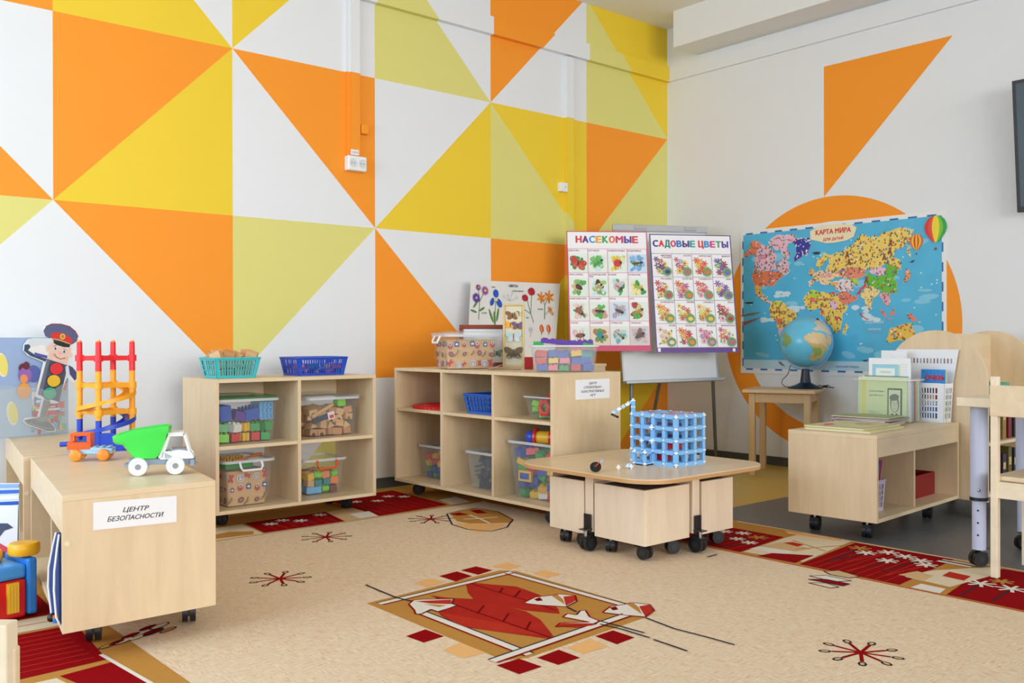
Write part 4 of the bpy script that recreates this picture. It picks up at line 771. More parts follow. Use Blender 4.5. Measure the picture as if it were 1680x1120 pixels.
def brick_mesh(kind, hx):
    m_ = M(hx, .35 if kind in ('brick', 'long', 'tube', 'link', 'grid', 'stick') else .55, v=.04); q = MB()
    if kind in ('brick', 'long'):
        nx = 2 if kind == 'brick' else 4; L = .5 if kind == 'brick' else .5
        q.b(-.5, .5, -.5, .5, 0, .82, m_)
        for i in range(nx):
            for j in range(2): x, y = -.5+(i+.5)/nx, -.25+j*.5; q.cyl((x, y, .82), (x, y, 1.0), .27/nx*1.15, m_, 10)
    elif kind == 'block': q.b(-.5, .5, -.5, .5, 0, 1, m_)
    elif kind == 'prism': q.prism([(-.5, -.5, 0), (.5, -.5, 0), (0, -.5, 1)], (0, 1, 0), m_)
    elif kind == 'tube': q.cyl((-.5, 0, .5), (.5, 0, .5), .5, m_, 16)
    elif kind == 'arch': q.prism([(-.5, -.5, 0), (-.5, -.5, 1), (.5, -.5, 1), (.5, -.5, 0), (.28, -.5, 0), (.2, -.5, .35), (0, -.5, .5), (-.2, -.5, .35), (-.28, -.5, 0)], (0, 1, 0), m_)
    elif kind == 'knobby':
        q.b(-.4, .4, -.4, .4, 0, .9, m_)
        for k in range(3): q.sphere((-.4, 0, .15+k*.3), .16, m_, 8); q.sphere((0, -.4, .15+k*.3), .16, m_, 8)
    elif kind == 'grid':
        q.b(-.5, .5, -.38, .5, 0, 1, m_)
        for k in range(4): x = -.5+k/3; q.b(x-.04, x+.04, -.5, -.38, 0, 1, m_)
        for k in range(4): z = .04+k*.306; q.b(-.5, .5, -.5, -.38, z-.04, z+.04, m_)
    elif kind == 'link':
        pts = [V((.36*math.cos(a), 0, .5+.36*math.sin(a))) for a in [2*math.pi*k/6 for k in range(7)]]
        for a, b in zip(pts, pts[1:]): q.cyl(a, b, .12, m_, 8)
        for a in pts[:-1]: q.sphere(a, .16, m_, 8)
    elif kind == 'stick':
        q.cyl((-.5, 0, .5), (.5, 0, .5), .22, m_, 8); q.sphere((-.42, 0, .5), .42, m_, 8); q.sphere((.42, 0, .5), .42, m_, 8); q.b(-.12, .12, -.4, .4, .3, .7, m_)
    o = q.build({'brick': 'toy_brick', 'long': 'toy_brick', 'block': 'toy_block', 'prism': 'toy_block', 'tube': 'toy_cylinder', 'arch': 'toy_block', 'knobby': 'toy_brick', 'grid': 'toy_brick', 'link': 'toy_ring', 'stick': 'toy_connector'}[kind], smooth=kind in ('tube', 'stick', 'knobby'), loc=(0, 0, 0))
    return o
def put(kind, col, dims, loc, rot, label, cat, group):
    key = (kind, col)
    if key not in PROTO: PROTO[key] = brick_mesh(kind, HX[col]); o = PROTO[key]
    else: o = PROTO[key].copy(); COL.objects.link(o)
    o.location = loc; o.rotation_euler = rot; o.scale = dims; tag(o, label, cat, group); return o
NOUN = dict(brick='studded brick', long='long brick', block='block', prism='wedge block', tube='cylinder', arch='arch block', knobby='knobbly brick', grid='hollow grid brick', link='plastic ring', stick='connector')
LAY = ['bottom', 'second', 'third', 'fourth', 'fifth', 'sixth', 'seventh', 'eighth']; ORD = ['leftmost', 'second from left', 'third from left', 'fourth from left', 'fifth from left', 'sixth from left', 'seventh from left', 'eighth from left']
def fill(loc, rz, w_, d_, hgt, nx, ny, nz, kinds, where, seed, fl=.02, yaw=.35, tilt=.25, base=.005, k0=.84):
    rr = random.Random(seed); c, s = math.cos(rz), math.sin(rz); n = 0
    ch = hgt/nz
    for k in range(nz):
        f = 1 + fl*k/nz/w_
        cw, cd_ = w_*f/nx, d_*f/ny
        for j in range(ny):
            if j > 1 and k < nz-1: continue          # nothing of the photo shows the buried rows
            for i in range(nx):
                kind, col = rr.choice(kinds); x = (i+.5)*cw - w_*f/2; y = (j+.5)*cd_ - d_*f/2
                dm = (cw*rr.uniform(k0-.08, k0+.06), cd_*rr.uniform(k0-.1, k0), ch*rr.uniform(.86, .99))
                if kind == 'tube': dm = (dm[0], min(dm[1], dm[2]), min(dm[1], dm[2]))
                if kind == 'stick': dm = (dm[0]*1.15, dm[2]*.5, dm[2]*.5)
                t_ = tilt if k else tilt*.3
                put(kind, col, dm, (loc[0]+x*c-y*s, loc[1]+x*s+y*c, loc[2]+base+k*ch), (rr.uniform(-t_, t_), rr.uniform(-t_, t_), rz+rr.uniform(-yaw, yaw)),
                    '%s %s, %s, %s layer, %s row, %s' % (col, NOUN[kind], ORD[i], LAY[k], ('front', 'middle', 'back', 'rear')[j], where), 'toy brick' if 'brick' in NOUN[kind] else 'toy', 'building pieces ' + where); n += 1
    return n
LEGO = [('brick', 'red'), ('brick', 'blue'), ('brick', 'green'), ('brick', 'yellow'), ('long', 'green'), ('long', 'red'), ('long', 'yellow'), ('brick', 'white'), ('brick', 'orange')]
# --- 2 x 2 shelving
bx = (-3.574, -.405, .3805); bin_('storage_bin', 'clear green lidded bin of large bricks, upper left cell by the painted wall', 'bin', bx, 0, .257, .245, .20, .03, lid=CLEAR('3FAE6A', .4, .2))
wh = 'in the upper left cell bin'
fill(bx, 0, .25, .22, .09, 5, 3, 2, [('knobby', 'yellow'), ('brick', 'red'), ('knobby', 'red'), ('brick', 'green'), ('knobby', 'lime'), ('brick', 'blue'), ('brick', 'white'), ('brick', 'lime'), ('brick', 'red')], wh, 11, tilt=.1)
for x, col, kd, dz, rt_, dm in ((-.10, 'blue', 'block', .100, -.15, (.055, .10, .07)), (-.035, 'purple', 'long', .100, .5, (.05, .1, .05)), (.03, 'blue', 'long', .102, -.4, (.07, .10, .06)), (.095, 'sky', 'grid', .100, 0, (.06, .10, .082))):
    put(kd, col, dm, (bx[0]+x, bx[1]-.06, bx[2]+dz), (0, rt_*.4, 0), '%s %s %s' % (col, NOUN[kd], wh), 'toy brick', 'building pieces ' + wh)
bx = (-3.140, -.415, .3805); bin_('storage_bin', 'clear lidded bin of mostly wooden blocks in the two by two shelving', 'bin', bx, 0, .25, .24, .19, .03, lid=CLEAR('F2F6F8', .2))
wh = 'in the wooden block bin'
fill(bx, 0, .23, .21, .135, 5, 3, 4, [('block', 'wood'), ('arch', 'wood'), ('block', 'tan'), ('prism', 'wood'), ('tube', 'wood'), ('block', 'wood'), ('block', 'tan'), ('arch', 'tan')], wh, 12, tilt=.35, yaw=.4, k0=.88)
put('tube', 'wood', (.13, .02, .02), (bx[0]-.045, bx[1]-.105, bx[2]+.115), (0, -.45, .05), 'long wooden rod slanting across the front of the wooden block bin', 'toy block', None)
put('block', 'navy', (.085, .012, .024), (bx[0]-.06, bx[1]-.112, bx[2]+.075), (0, -.3, 0), 'dark blue printed stick slanting at the front of the wooden block bin', 'toy block', None)
put('block', 'white', (.036, .012, .036), (bx[0]-.004, bx[1]-.114, bx[2]+.082), (0, -.2, 0), 'white cube with a red picture at the front of the wooden block bin', 'toy block', None)
put('block', 'red', (.022, .003, .016), (bx[0]-.005, bx[1]-.1215, bx[2]+.088), (0, -.2, 0), 'red picture patch on the white cube of the wooden block bin', 'picture', None)
put('block', 'lime', (.045, .04, .035), (bx[0]+.06, bx[1]-.08, bx[2]+.142), (0, 0, .1), 'lime green cube on top in the wooden block bin', 'toy block', None)
bx = (-3.585, -.420, .0965); bin_('storage_bin', 'bin with patterned paper lining and white handle in the two by two shelving', 'bin', bx, 0, .20, .26, .21, .04, handle=WHT, lid=CLEAR('F2F6F8', .1))
KR = M('D9AE7C', .7)
def liner(loc, rz, w_, d_, h, label, seed, parent=None):
    t = thing('paper_liner', label, 'box', loc, rz)
    q = MB(); q.loft([rrect(w_-.012, d_-.012, .012, 0), rrect(w_, d_, .016, h)], KR, True, False); q.build('liner', t, smooth=True, solid=.0016)
    rr = random.Random(seed); RDm, BL_, BR_, WT_ = M('C2323A', .6), M('3E4A8A', .6), M('7A4038', .6), M('E4E8EE', .6)
    for (ox, oy, ex_, ww) in ((-w_/2, -d_/2-.0026, (1, 0, 0), w_), (-w_/2-.0026, d_/2, (0, -1, 0), d_)):
        a = Art((ox, oy, 0), ex_, (0, 0, 1), .0005); nx = int(ww/.036); ny = int(h/.042)
        for i in range(nx):
            for j in range(ny):
                x, y = (i+.5)*ww/nx + rr.uniform(-.008, .008), (j+.5)*h/ny + rr.uniform(-.007, .007); s = rr.uniform(.012, .018); k = (i*3+j*5+seed) % 6; r0 = rr.uniform(0, 3)
                if k == 0: a.ell(x, y, s, s*.75, BR_, 1, r0); a.ell(x, y, s*.6, s*.3, M('B08070', .6), 2, r0)
                elif k == 1:
                    for b_ in (-.5, .5): a.ell(x+s*.5*math.cos(r0+b_), y+s*.5*math.sin(r0+b_), s*.7, s*.3, RDm, 1, r0+b_); a.ell(x-s*.5*math.cos(r0+b_), y-s*.5*math.sin(r0+b_), s*.7, s*.3, RDm, 1, r0+b_)
                elif k == 2: a.rect(x-s*.7, y-s*.7, x+s*.7, y+s*.7, BL_, 1); a.rect(x-s*.4, y-s*.3, x+s*.4, y+s*.3, WT_, 2); a.line([(x-s*.5, y+s*.7), (x, y+s*1.2), (x+s*.5, y+s*.7)], .0015, BL_, 1)
                elif k == 3: a.line([(x-s, y-s), (x, y), (x+s*.3, y+s)], .004, BR_, 1); a.line([(x-s*.2, y-s), (x+s, y+s*.6)], .0025, M('C8A040', .6), 2)
                elif k == 4: a.ell(x, y, s, s, WT_, 1); a.ell(x, y, s*.75, s*.75, BL_, 2); a.ell(x, y, s*.55, s*.55, WT_, 3); a.line([(x-s*.5, y), (x+s*.5, y+s*.2)], .003, RDm, 4)
                else: a.ell(x, y-s*.2, s*.8, s*.9, RDm, 1); a.ell(x, y+s*.4, s*.5, s*.5, WT_, 2); a.ell(x, y+s*.4, s*.3, s*.3, BR_, 3)
        o = a.build('printed_pictures', parent=t, fix=False)
    return t
liner((bx[0], bx[1], bx[2]+.004), 0, .192, .25, .155, 'brown printed paper lining inside the bin with the white handle', 3)
wh = 'on top in the bin with the white handle'
put('block', 'green', (.14, .14, .03), (bx[0]-.02, bx[1], bx[2]+.165), (0, 0, .1), 'green plastic tray ' + wh, 'toy', None)
put('stick', 'orange', (.12, .02, .02), (bx[0]+.05, bx[1]-.03, bx[2]+.196), (0, -.1, .4), 'orange plastic rod ' + wh, 'toy', None)
q = MB()
for k in range(7): q.box((-.045+k*.015, 0, .012), (.004, .05, .024), M('F0B42C', .4), rot=Matrix.Rotation(.3*(-1)**k, 3, 'Y'))
q.b(-.05, .05, -.003, .003, 0, .004, M('F0B42C', .4)); q.b(-.05, .05, -.003, .003, .020, .024, M('F0B42C', .4))
tag(q.build('toy_fence', loc=(bx[0]-.035, bx[1]-.03, bx[2]+.1955), rz=.1), 'yellow plastic lattice fence ' + wh, 'toy')
bx = (-3.165, -.400, .0965); bin_('storage_bin', 'clear bin with an orange handle in the two by two shelving', 'bin', bx, 0, .19, .19, .175, .035, handle=M('F0601C', .35))
fill(bx, 0, .17, .17, .105, 4, 3, 3, [('block', 'orange'), ('block', 'sky'), ('block', 'brown'), ('tube', 'lime'), ('arch', 'green'), ('block', 'yellow'), ('block', 'wood'), ('block', 'teal'), ('prism', 'red')], 'in the orange handled bin', 14, tilt=.2)
TQ = M('3CC4CE', .35); BLU = M('2450C8', .35); BL2 = M('2F6AD0', .35)
bx = (-3.620, -.438, .6755); basket('plastic_basket', 'turquoise slotted basket of wooden blocks on the two by two shelving', bx, 0, .185, .14, .092, TQ, .035, 13, 6)
wh = 'in the turquoise basket'
fill(bx, 0, .165, .12, .075, 4, 3, 2, [('block', 'wood'), ('block', 'wood'), ('block', 'tan')], wh, 15, tilt=.2)
rr = random.Random(4)
for k in range(11):
    put(['block', 'block', 'prism'][k % 3], ['wood', 'tan', 'wood'][k % 3], (.05, .032, .034), (bx[0]-.075+.05*(k % 4)+rr.uniform(-.006, .006), bx[1]-.045+.045*(k//4), bx[2]+.083+rr.uniform(0, .006)), (rr.uniform(-.5, .5), rr.uniform(-.6, .6), rr.uniform(-1, 1)), '%s %s heaped on top, %s, %s, %s' % (['wood', 'tan', 'wood'][k % 3], ['block', 'block', 'wedge'][k % 3], ORD[k % 4], ('front', 'middle', 'back')[k//4], wh), 'toy block', 'heaped blocks '+wh)
bx = (-3.178, -.420, .6755); basket('plastic_basket', 'dark blue slotted basket of small colourful pieces on the two by two shelving', bx, .02, .25, .145, .088, BLU, .03, 17, 9)
fill(bx, .02, .235, .13, .05, 8, 4, 2, [('block', 'orange'), ('stick', 'red'), ('tube', 'purple'), ('block', 'teal'), ('block', 'pink'), ('tube', 'wood'), ('stick', 'sky')], 'in the dark blue basket', 16, tilt=.3)
# --- 3 x 2 shelving (open face looks towards -x)
H2 = -math.pi/2
bx = (-2.36, -.495, .0995); bin_('storage_bin', 'clear bin of red and blue bricks, lowest cell nearest the painted wall', 'bin', bx, H2, .27, .25, .18, .03, body=CLEAR('F2F6F8', .09))
fill(bx, H2, .25, .22, .13, 5, 3, 4, [('brick', 'red'), ('brick', 'blue'), ('block', 'blue'), ('brick', 'red'), ('brick', 'green'), ('brick', 'yellow')], 'in the red and blue bin', 21, tilt=.3, yaw=.35, k0=.86)
bx = (-2.385, -.945, .0995); bin_('storage_bin', 'clear bin of dark blue grey pieces in the lower middle cell', 'bin', bx, H2, .24, .27, .19, .035, body=CLEAR('F2F6F8', .09))
fill(bx, H2, .225, .24, .15, 6, 3, 6, [('stick', 'navy'), ('block', 'navy'), ('stick', 'navy'), ('prism', 'navy')], 'in the lower middle bin', 22, tilt=.6, yaw=1.2)
bx = (-2.375, -1.310, .0995); bin_('storage_bin', 'tall clear bin crammed with bright bricks in the three by two shelving', 'bin', bx, H2, .28, .30, .27, .045, body=CLEAR('F2F6F8', .08))
fill(bx, H2, .26, .27, .235, 4, 3, 6, LEGO, 'in the tall bin', 23, fl=.035, tilt=.32, yaw=.4, k0=.88)
put('block', 'yellow', (.085, .012, .05), (bx[0]-.148, bx[1]+.06, bx[2]+.08), (0, 0, H2+.05), 'yellow frame with a blue window pressed against the front of the tall bin', 'toy brick', None)
put('block', 'blue', (.058, .004, .028), (bx[0]-.155, bx[1]+.06, bx[2]+.091), (0, 0, H2+.05), 'blue window panel in the yellow frame of the tall bin', 'toy brick', None)
put('block', 'lime', (.07, .03, .025), (bx[0]-.06, bx[1]+.01, bx[2]+.248), (0, 0, -1.2), 'lime green bar lying on the bricks of the tall bin', 'toy', None)
t = thing('toy_bobbin', 'red, yellow and blue plastic bobbin lying on the bricks of the tall bin', 'toy', (bx[0]-.122, bx[1]-.035, bx[2]+.292), .5)
q = MB(); q.cyl((0, -.045, .0), (0, .03, .0), .030, M('F2C230', .35), 20); q.build('barrel', t, smooth=True)
for y in (-.05, .028): q = MB(); q.cyl((0, y, 0), (0, y+.012, 0), .044, M('D8201C', .3), 24); q.build('flange', t, smooth=True)
q = MB(); q.sphere((0, .058, 0), .030, M('2450C8', .3), 16); q.build('ball_end', t, smooth=True)
bx = (-2.455, -.965, .4805); basket('plastic_basket', 'blue slotted basket alone in the upper middle cell of the three by two shelving', bx, H2, .20, .22, .098, BL2, .035, 14, 10)
bx = (-2.455, -1.393, .4805); bin_('storage_bin', 'small clear bin of lime green pieces above the tall bin', 'bin', bx, H2, .18, .20, .105, .03, bead=.006)
fill(bx, H2, .165, .18, .075, 4, 3, 3, [('stick', 'lime'), ('block', 'lime'), ('stick', 'green'), ('stick', 'lime'), ('brick', 'lime')], 'in the small lime bin', 24, tilt=.6, yaw=1.2)
put('link', 'red', (.085, .07, .085), (bx[0]-.097, bx[1]-.02, bx[2]+.012), (0, 0, H2), 'red plastic ring showing at the front of the small bin', 'toy', None)
put('stick', 'red', (.08, .03, .03), (bx[0]-.07, bx[1]-.03, bx[2]+.09), (0, .3, 1), 'red connector sticking up out of the small bin', 'toy', None)
put('block', 'blue', (.05, .03, .03), (bx[0]-.05, bx[1]-.065, bx[2]+.095), (0, .2, .5), 'blue block sticking up out of the small bin', 'toy', None)
q = MB(); rg = []
for k in range(96): a = 2*math.pi*k/96; r_ = .188+(.006 if k % 2 else 0); rg.append((r_*math.cos(a)*.88, r_*math.sin(a)))
RDP = M('D81E20', .35); q.loft([[(x, y, .0) for x, y in rg], [(x, y, .014) for x, y in rg], [(x*.93, y*.93, .018) for x, y in rg]], RDP)
for x in range(-7, 8):
    for y in range(-8, 9):
        if math.hypot(x*.02/.86, y*.018) < .145: q.cyl((x*.02, y*.018, .018), (x*.02, y*.018, .021), .005, RDP, 6)
tag(q.build('toy_base_plate', loc=(-2.425, -.4915, .4805)), 'round red plastic base plate with a toothed edge on the upper left shelf', 'toy')
# --- on top of the 3 x 2 shelving
RV = math.radians(-40.7)
bx = (-2.445, -.690, .6955); bin_('storage_bin', 'paper lined bin with a clear lid on top of the three by two shelving', 'bin', bx, math.radians(-16), .27, .18, .178, .022, lid=CLEAR('F2F6F8', .25), side_handle=WHT)
liner((bx[0], bx[1], bx[2]+.004), math.radians(-16), .262, .172, .148, 'brown printed paper lining inside the lidded bin on top of the shelving', 1)
bx = (-2.345, -1.325, .6955); bin_('storage_bin', 'clear bin of red and blue blocks on the shelving, by the insect poster', 'bin', bx, RV, .28, .17, .125, .03, bead=.008, body=CLEAR('F2F6F8', .13))
wh = 'in the bin near the posters'
fill(bx, RV, .265, .15, .095, 5, 2, 3, [('block', 'blue'), ('brick', 'blue'), ('brick', 'pink'), ('block', 'red'), ('brick', 'yellow'), ('block', 'blue'), ('brick', 'green'), ('block', 'teal')], wh, 31, tilt=.2, yaw=.25, k0=.88)
for dx, dz, c_, L, ry in ((-.03, .128, 'purple', .16, .10), (.09, .124, 'purple', .10, -.05), (-.12, .118, 'green', .05, 0), (.115, .112, 'green', .05, .1)):
    put('long', c_, (L, .026, .026), (bx[0]+dx*.758, bx[1]-dx*.652, bx[2]+dz), (0, ry, RV), '%s purple bar across the top of the bin near the posters' % ('long' if L > .12 else 'short') if c_ == 'purple' else '%s green brick topping the bin near the posters' % ('left' if dx < 0 else 'right'), 'toy', 'bars topping the bin by the insect poster')
def frame(name, label, loc, rz, w_, h, bw, m, mback, lean, art=None, th=.016):
    t = thing(name, label, 'picture frame', loc, rz); rt = Matrix.Rotation(lean, 3, 'X')
    ex_, ey_ = rt @ V((1, 0, 0)), rt @ V((0, 0, 1)); O_ = V((0, 0, .006)) - ex_*w_/2
    a = Art(O_, ex_, ey_, .0005)
    for nm, x0, y0, x1, y1 in (('frame', 0, 0, w_, bw), ('frame', 0, h-bw, w_, h), ('frame', 0, bw, bw, h-bw), ('frame', w_-bw, bw, w_, h-bw)):
        a.prism([a.P(x0, y0, 0), a.P(x1, y0, 0), a.P(x1, y1, 0), a.P(x0, y1, 0)], -a.n*th, m)
    a.build('frame', t, bevel=.002)
    a = Art(O_ - ex_.cross(ey_)*.010, ex_, ey_, .0005); a.slab(bw*.9, bw*.9, w_-bw*.9, h-bw*.9, .003, mback)
    if art: art(a)
    a.build('picture', t, fix=False); return t
def fly(a, cx, cy, s, m, m2=None, k=2, body=None):
    for q_ in (-1, 1):
        a.ell(cx+q_*s*.55, cy+s*.25, s*.62, s*.36, m, k, q_*.55, 12); a.ell(cx+q_*s*.42, cy-s*.32, s*.42, s*.32, m2 or m, k+1, -q_*.5, 12)
    a.ell(cx, cy, s*.07, s*.5, body or M('4A3428', .6), k+3, 0, 8)
def redart(a): a.rect(.022, .022, .238, .208, M('E6EAF0', .4), 1); fly(a, .205, .075, .030, M('8FA89A', .5), M('7A9488', .5))
frame('framed_picture', 'reddish brown picture frame with a pale picture, behind the paper lined bin', (-2.252, -.600, .6955), RV+.05, .26, .232, .022, M('8A3418', .45, 'woodx'), M('DFE6EE', .4), .22*-1, redart)
def bfly(a):
    a.rect(.012, .012, .101, .325, M('D9D2B4', .5), 1)
    fly(a, .050, .275, .034, M('8A5A34', .5)); fly(a, .085, .282, .020, M('C8BC94', .5), k=6); fly(a, .040, .225, .028, M('F0A52C', .5), k=10); fly(a, .078, .220, .030, M('6A5488', .5), M('7A5A50', .5), 14)
    fly(a, .057, .160, .040, M('B8D0D2', .5), M('C6D8D8', .5), 18, M('A83A34', .5)); fly(a, .057, .075, .046, M('6A5438', .5), M('54422C', .5), 22)
    for q_ in (-1, 1): a.ell(.057+q_*.024, .050, .008, .008, M('D8C8A0', .5), 27); a.ell(.057+q_*.024, .050, .005, .005, M('2A2220', .5), 28)
frame('butterfly_case', 'narrow bamboo frame of mounted butterflies in front of the flower chart', (-2.222, -.815, .6955), RV-.06, .114, .337, .011, M('D8BE84', .5, 'wood'), M('D9D2B4', .5), -.10, bfly, .022)
q = MB(); PKP = M('E6B4AA', .5)
for s_ in (-1, 1): q.prism([(0, -.045, .028), (0, .055, .024), (s_*.085, .06, .0), (s_*.085, -.05, .0)], (0, 0, .0012), PKP)
tag(q.build('leaflet', loc=(-2.385, -.935, .6957), rz=RV), 'pink folded leaflet tented on the shelving between the two bins', 'leaflet')
q = MB(); q.b(-.022, .022, -.02, .02, 0, .062, M('B0121C', .5)); tag(q.build('red_box', loc=(-2.265, -.985, .6955), rz=RV, bevel=.002), 'small dark red box beside the butterfly frame', 'box')
# flower chart
P3O = V((-2.03, -.16, .695)); a = Art(P3O, (1, 0, 0), (0, .10, .995), .0006)
pts = [(0.083, 0.512), (0.823, 0.517), (0.717, -0.013), (0.009, 0.001)]
a.prism([a.P(x, y, 0) for x, y in pts], -a.n*.003, M('E9E6E2', .45))
DG, LGm = M('2F6A38', .5), M('5A8A44', .5)
def stem(pts_, w_=.004, m_=DG): a.line(pts_, w_, m_, 2)
def aster(c, r, m_, mc): 
    for j in range(16): t_ = j*.3927; a.ell(c[0]+math.cos(t_)*r*.6, c[1]+math.sin(t_)*r*.6, r*.45, r*.12, m_, 5+j % 3, t_, 6)
    a.ell(c[0], c[1], r*.5, r*.5, M('7A3A8A', .5), 8); a.ell(c[0], c[1], r*.3, r*.3, mc, 9)
c = [(0.132, 0.469), (0.183, 0.451), (0.111, 0.405), (0.120, 0.272), (0.136, 0.382), (0.102, 0.364), (0.150, 0.337), (0.085, 0.324)]
stem([c[0], c[4], c[3]]); stem([c[1], c[4]]); stem([c[2], c[4]])
for p, t_ in ((c[5], .8), (c[6], .5), (c[7], -.3)): a.ell(p[0], p[1], .026, .007, LGm, 3, t_)
aster(c[0], .020, M('8A3A9A', .5), M('D8B83A', .5)); aster(c[1], .029, M('A85AB0', .5), M('F0D03A', .5)); aster(c[2], .031, M('5A2A9A', .5), M('B0A0D0', .5))
c = [(0.268, 0.436), (0.234, 0.384), (0.289, 0.377), (0.263, 0.396), (0.245, 0.262), (0.219, 0.298), (0.271, 0.305), (0.250, 0.356)]
IB = M('1E56C0', .5); stem([c[3], c[4]]); a.ell(c[0][0], c[0][1], .022, .026, IB, 4, 0); a.ell(c[1][0], c[1][1], .015, .027, IB, 5, -.5); a.ell(c[2][0], c[2][1], .020, .030, IB, 5, .5); a.ell(c[3][0], c[3][1], .016, .009, M('E8D08A', .5), 6)
for p, t_ in ((c[5], 1.9), (c[6], 1.3), ((c[4][0], c[4][1]+.02), 1.57)): a.ell(p[0], p[1], .045, .008, LGm, 3, t_)
c = [(0.563, 0.457), (0.505, 0.415), (0.564, 0.439), (0.545, 0.315), (0.565, 0.259), (0.523, 0.403), (0.479, 0.349)]
stem([c[2], c[3], c[4]]); stem([c[5], c[3]]); stem([c[6], c[3]])
RDF = M('C81E28', .5)
for p, r_ in ((c[0], .030), (c[1], .026)):
    for j in range(9): a.ell(p[0]+math.cos(j*.7)*r_*.6, p[1]+math.sin(j*.7)*r_*.45, r_*.45, r_*.35, RDF if j % 2 else M('A8141E', .5), 4+j % 3, j*.7, 8)
c = [(0.644, 0.421), (0.713, 0.428), (0.713, 0.344), (0.672, 0.376), (0.661, 0.281), (0.731, 0.318), (0.699, 0.365)]
stem([c[3], c[4]], .006); stem([c[0], c[3]]); stem([c[1], c[3]]); stem([c[6], c[2], (c[4][0]+.01, c[4][1]+.03)], .003)
ORF = M('E8922A', .5)
for p, r_ in ((c[0], .034), (c[1], .038), (c[2], .020), (c[5], .012)):
    for j in range(6): a.ell(p[0]+math.cos(j*1.05+.4)*r_*.6, p[1]+math.sin(j*1.05+.4)*r_*.6, r_*.6, r_*.22, ORF if j % 2 else M('D8761E', .5), 4+j % 3, j*1.05+.4, 8)
c = [(0.364, 0.422), (0.404, 0.446), (0.333, 0.415), (0.439, 0.412), (0.376, 0.393)]
WSN = M('C9D4DA', .5)
for p in c[:4]: a.line([p, c[4]], .0015, M('6A7A6A', .5), 2); 
for p in c[:4]:
    for t_ in (-.7, 0, .7): a.ell(p[0], p[1]+.004, .003, .012, WSN, 3, t_)
for p_ in ([(0.629, 0.221), (0.625, 0.182)], [(0.689, 0.221), (0.689, 0.183)]):
    stem(p_, .005); a.ell(p_[0][0], p_[0][1], .017, .026, M('D83A34', .5), 4, .1); a.ell(p_[0][0]-.004, p_[0][1], .007, .022, M('F0A050', .5), 5, .1)
p = [(0.535, 0.212), (0.531, 0.168)]; a.flower(p[0][0], p[0][1], .022, M('C4D0E0', .5), M('F0B030', .5), 4); stem(p, .002)
TXD = M('2A2A2E', .5)
for s_, px_, wd, h_ in (('ЦВЕТЫ', [(0.412, 0.481)], .072, .015), ('ИРИС', [(0.252, 0.471)], .028, .007), ('АСТРА', [(0.164, 0.309)], .040, .009), ('ПОДСНЕЖНИК', [(0.450, 0.452)], .088, .008), ('ЛИЛИЯ', [(0.626, 0.341)], .042, .008), ('ЗДИКА', [(0.512, 0.286)], .024, .007)): a.text(s_, px_[0][0], px_[0][1], h_, TXD, w=wd, k=9, bold=.02)
o = a.build('flower_chart', origin=P3O, fix=False); tag(o, 'pale chart of cut flowers leaning against the painted wall, behind the framed butterflies', 'poster')
# ---------------------------------------------------------------- lattice cube on the play table
LB = M('86C2F8', .35); LW = M('F4F8FA', .35)
CX, CY, CZ = -2.533, -2.162, .3392
t = thing('lattice_cube', 'light blue lattice cube of frames and white connectors standing on the play table', 'construction toy', (CX, CY, CZ))
NXc, NYc, NZc = 3, 4, 4; sx, sy, sz = .056, .0565, .0475
q = MB(); w_ = .0165
for i in range(NXc+1):
    for j in range(NYc+1):
        for k in range(NZc+1):
            if 0 < i < NXc and 0 < j < NYc and k not in (NZc,): continue
            x, y, z = i*sx, j*sy, .008+k*sz
            for (a, b, c_) in ((1, 0, 0), (0, 1, 0), (0, 0, 1)):
                if i+a > NXc or j+b > NYc or k+c_ > NZc: continue
                p0 = V((x, y, z)); p1 = p0 + V((a*sx, b*sy, c_*sz)); m_ = (p0+p1)/2
                q.box(m_, (w_ if not a else sx-.010, w_ if not b else sy-.010, w_ if not c_ else sz-.010), LB)
q.build('frames', t)
q = MB()
def star(p, r=.009, qq=None):
    for d_ in ((r*2, .0055, .0055), (.0055, r*2, .0055), (.0055, .0055, r*2)): (qq or q).box(p, d_, LW)
    (qq or q).sphere(p, r*.7, LW, 6)
for i in range(NXc+1):
    for j in range(NYc+1):
        for k in range(NZc+1):
            if 0 < i < NXc and 0 < j < NYc: continue
            for dx, dy in ((-.004, -.004),): star((i*sx+dx*(i == 0)-dx*(i == NXc), j*sy+dy*(j == 0)-dy*(j == NYc), .009+k*sz))
c_ = q.build('connectors', t); c_['kind'] = 'stuff'
q = MB()
for i in range(NXc):
    for j in range(NYc):
        if (i+j) % 2 == 0 or j == 1: q.prism([(i*sx+.006, j*sy+.006, NZc*sz+.0145), ((i+1)*sx-.006, j*sy+.006, NZc*sz+.0145), (i*sx+.03, (j+1)*sy-.006, NZc*sz+.0145)], (0, 0, .002), M('C8283A' if (i+j) % 3 else 'E86A6A', .4))
q.prism([(.06, .01, NZc*sz+.0145), (.10, .006, NZc*sz+.0145), (.12, .04, NZc*sz+.0145)], (0, 0, .0025), M('F09A3A', .4)); q.build('roof_tiles', t)
q = MB(); q.b(.058, .112, .06, .115, .012+sz*1, .012+sz*1.8, M('E02A2C', .4)); q.build('red_insert', t)
q = MB(); q.b(.03, .09, .10, .15, .012, .012+sz*.8, M('D8203A', .4)); q.build('red_insert', t)
q = MB(); q.b(.02, .15, .02, .21, sz*3+.010, sz*3+.014, M('A82A6A', .4)); q.b(.02, .15, .02, .21, sz*2+.010, sz*2+.014, M('5A2A8A', .4)); q.build('inner_floors', t)
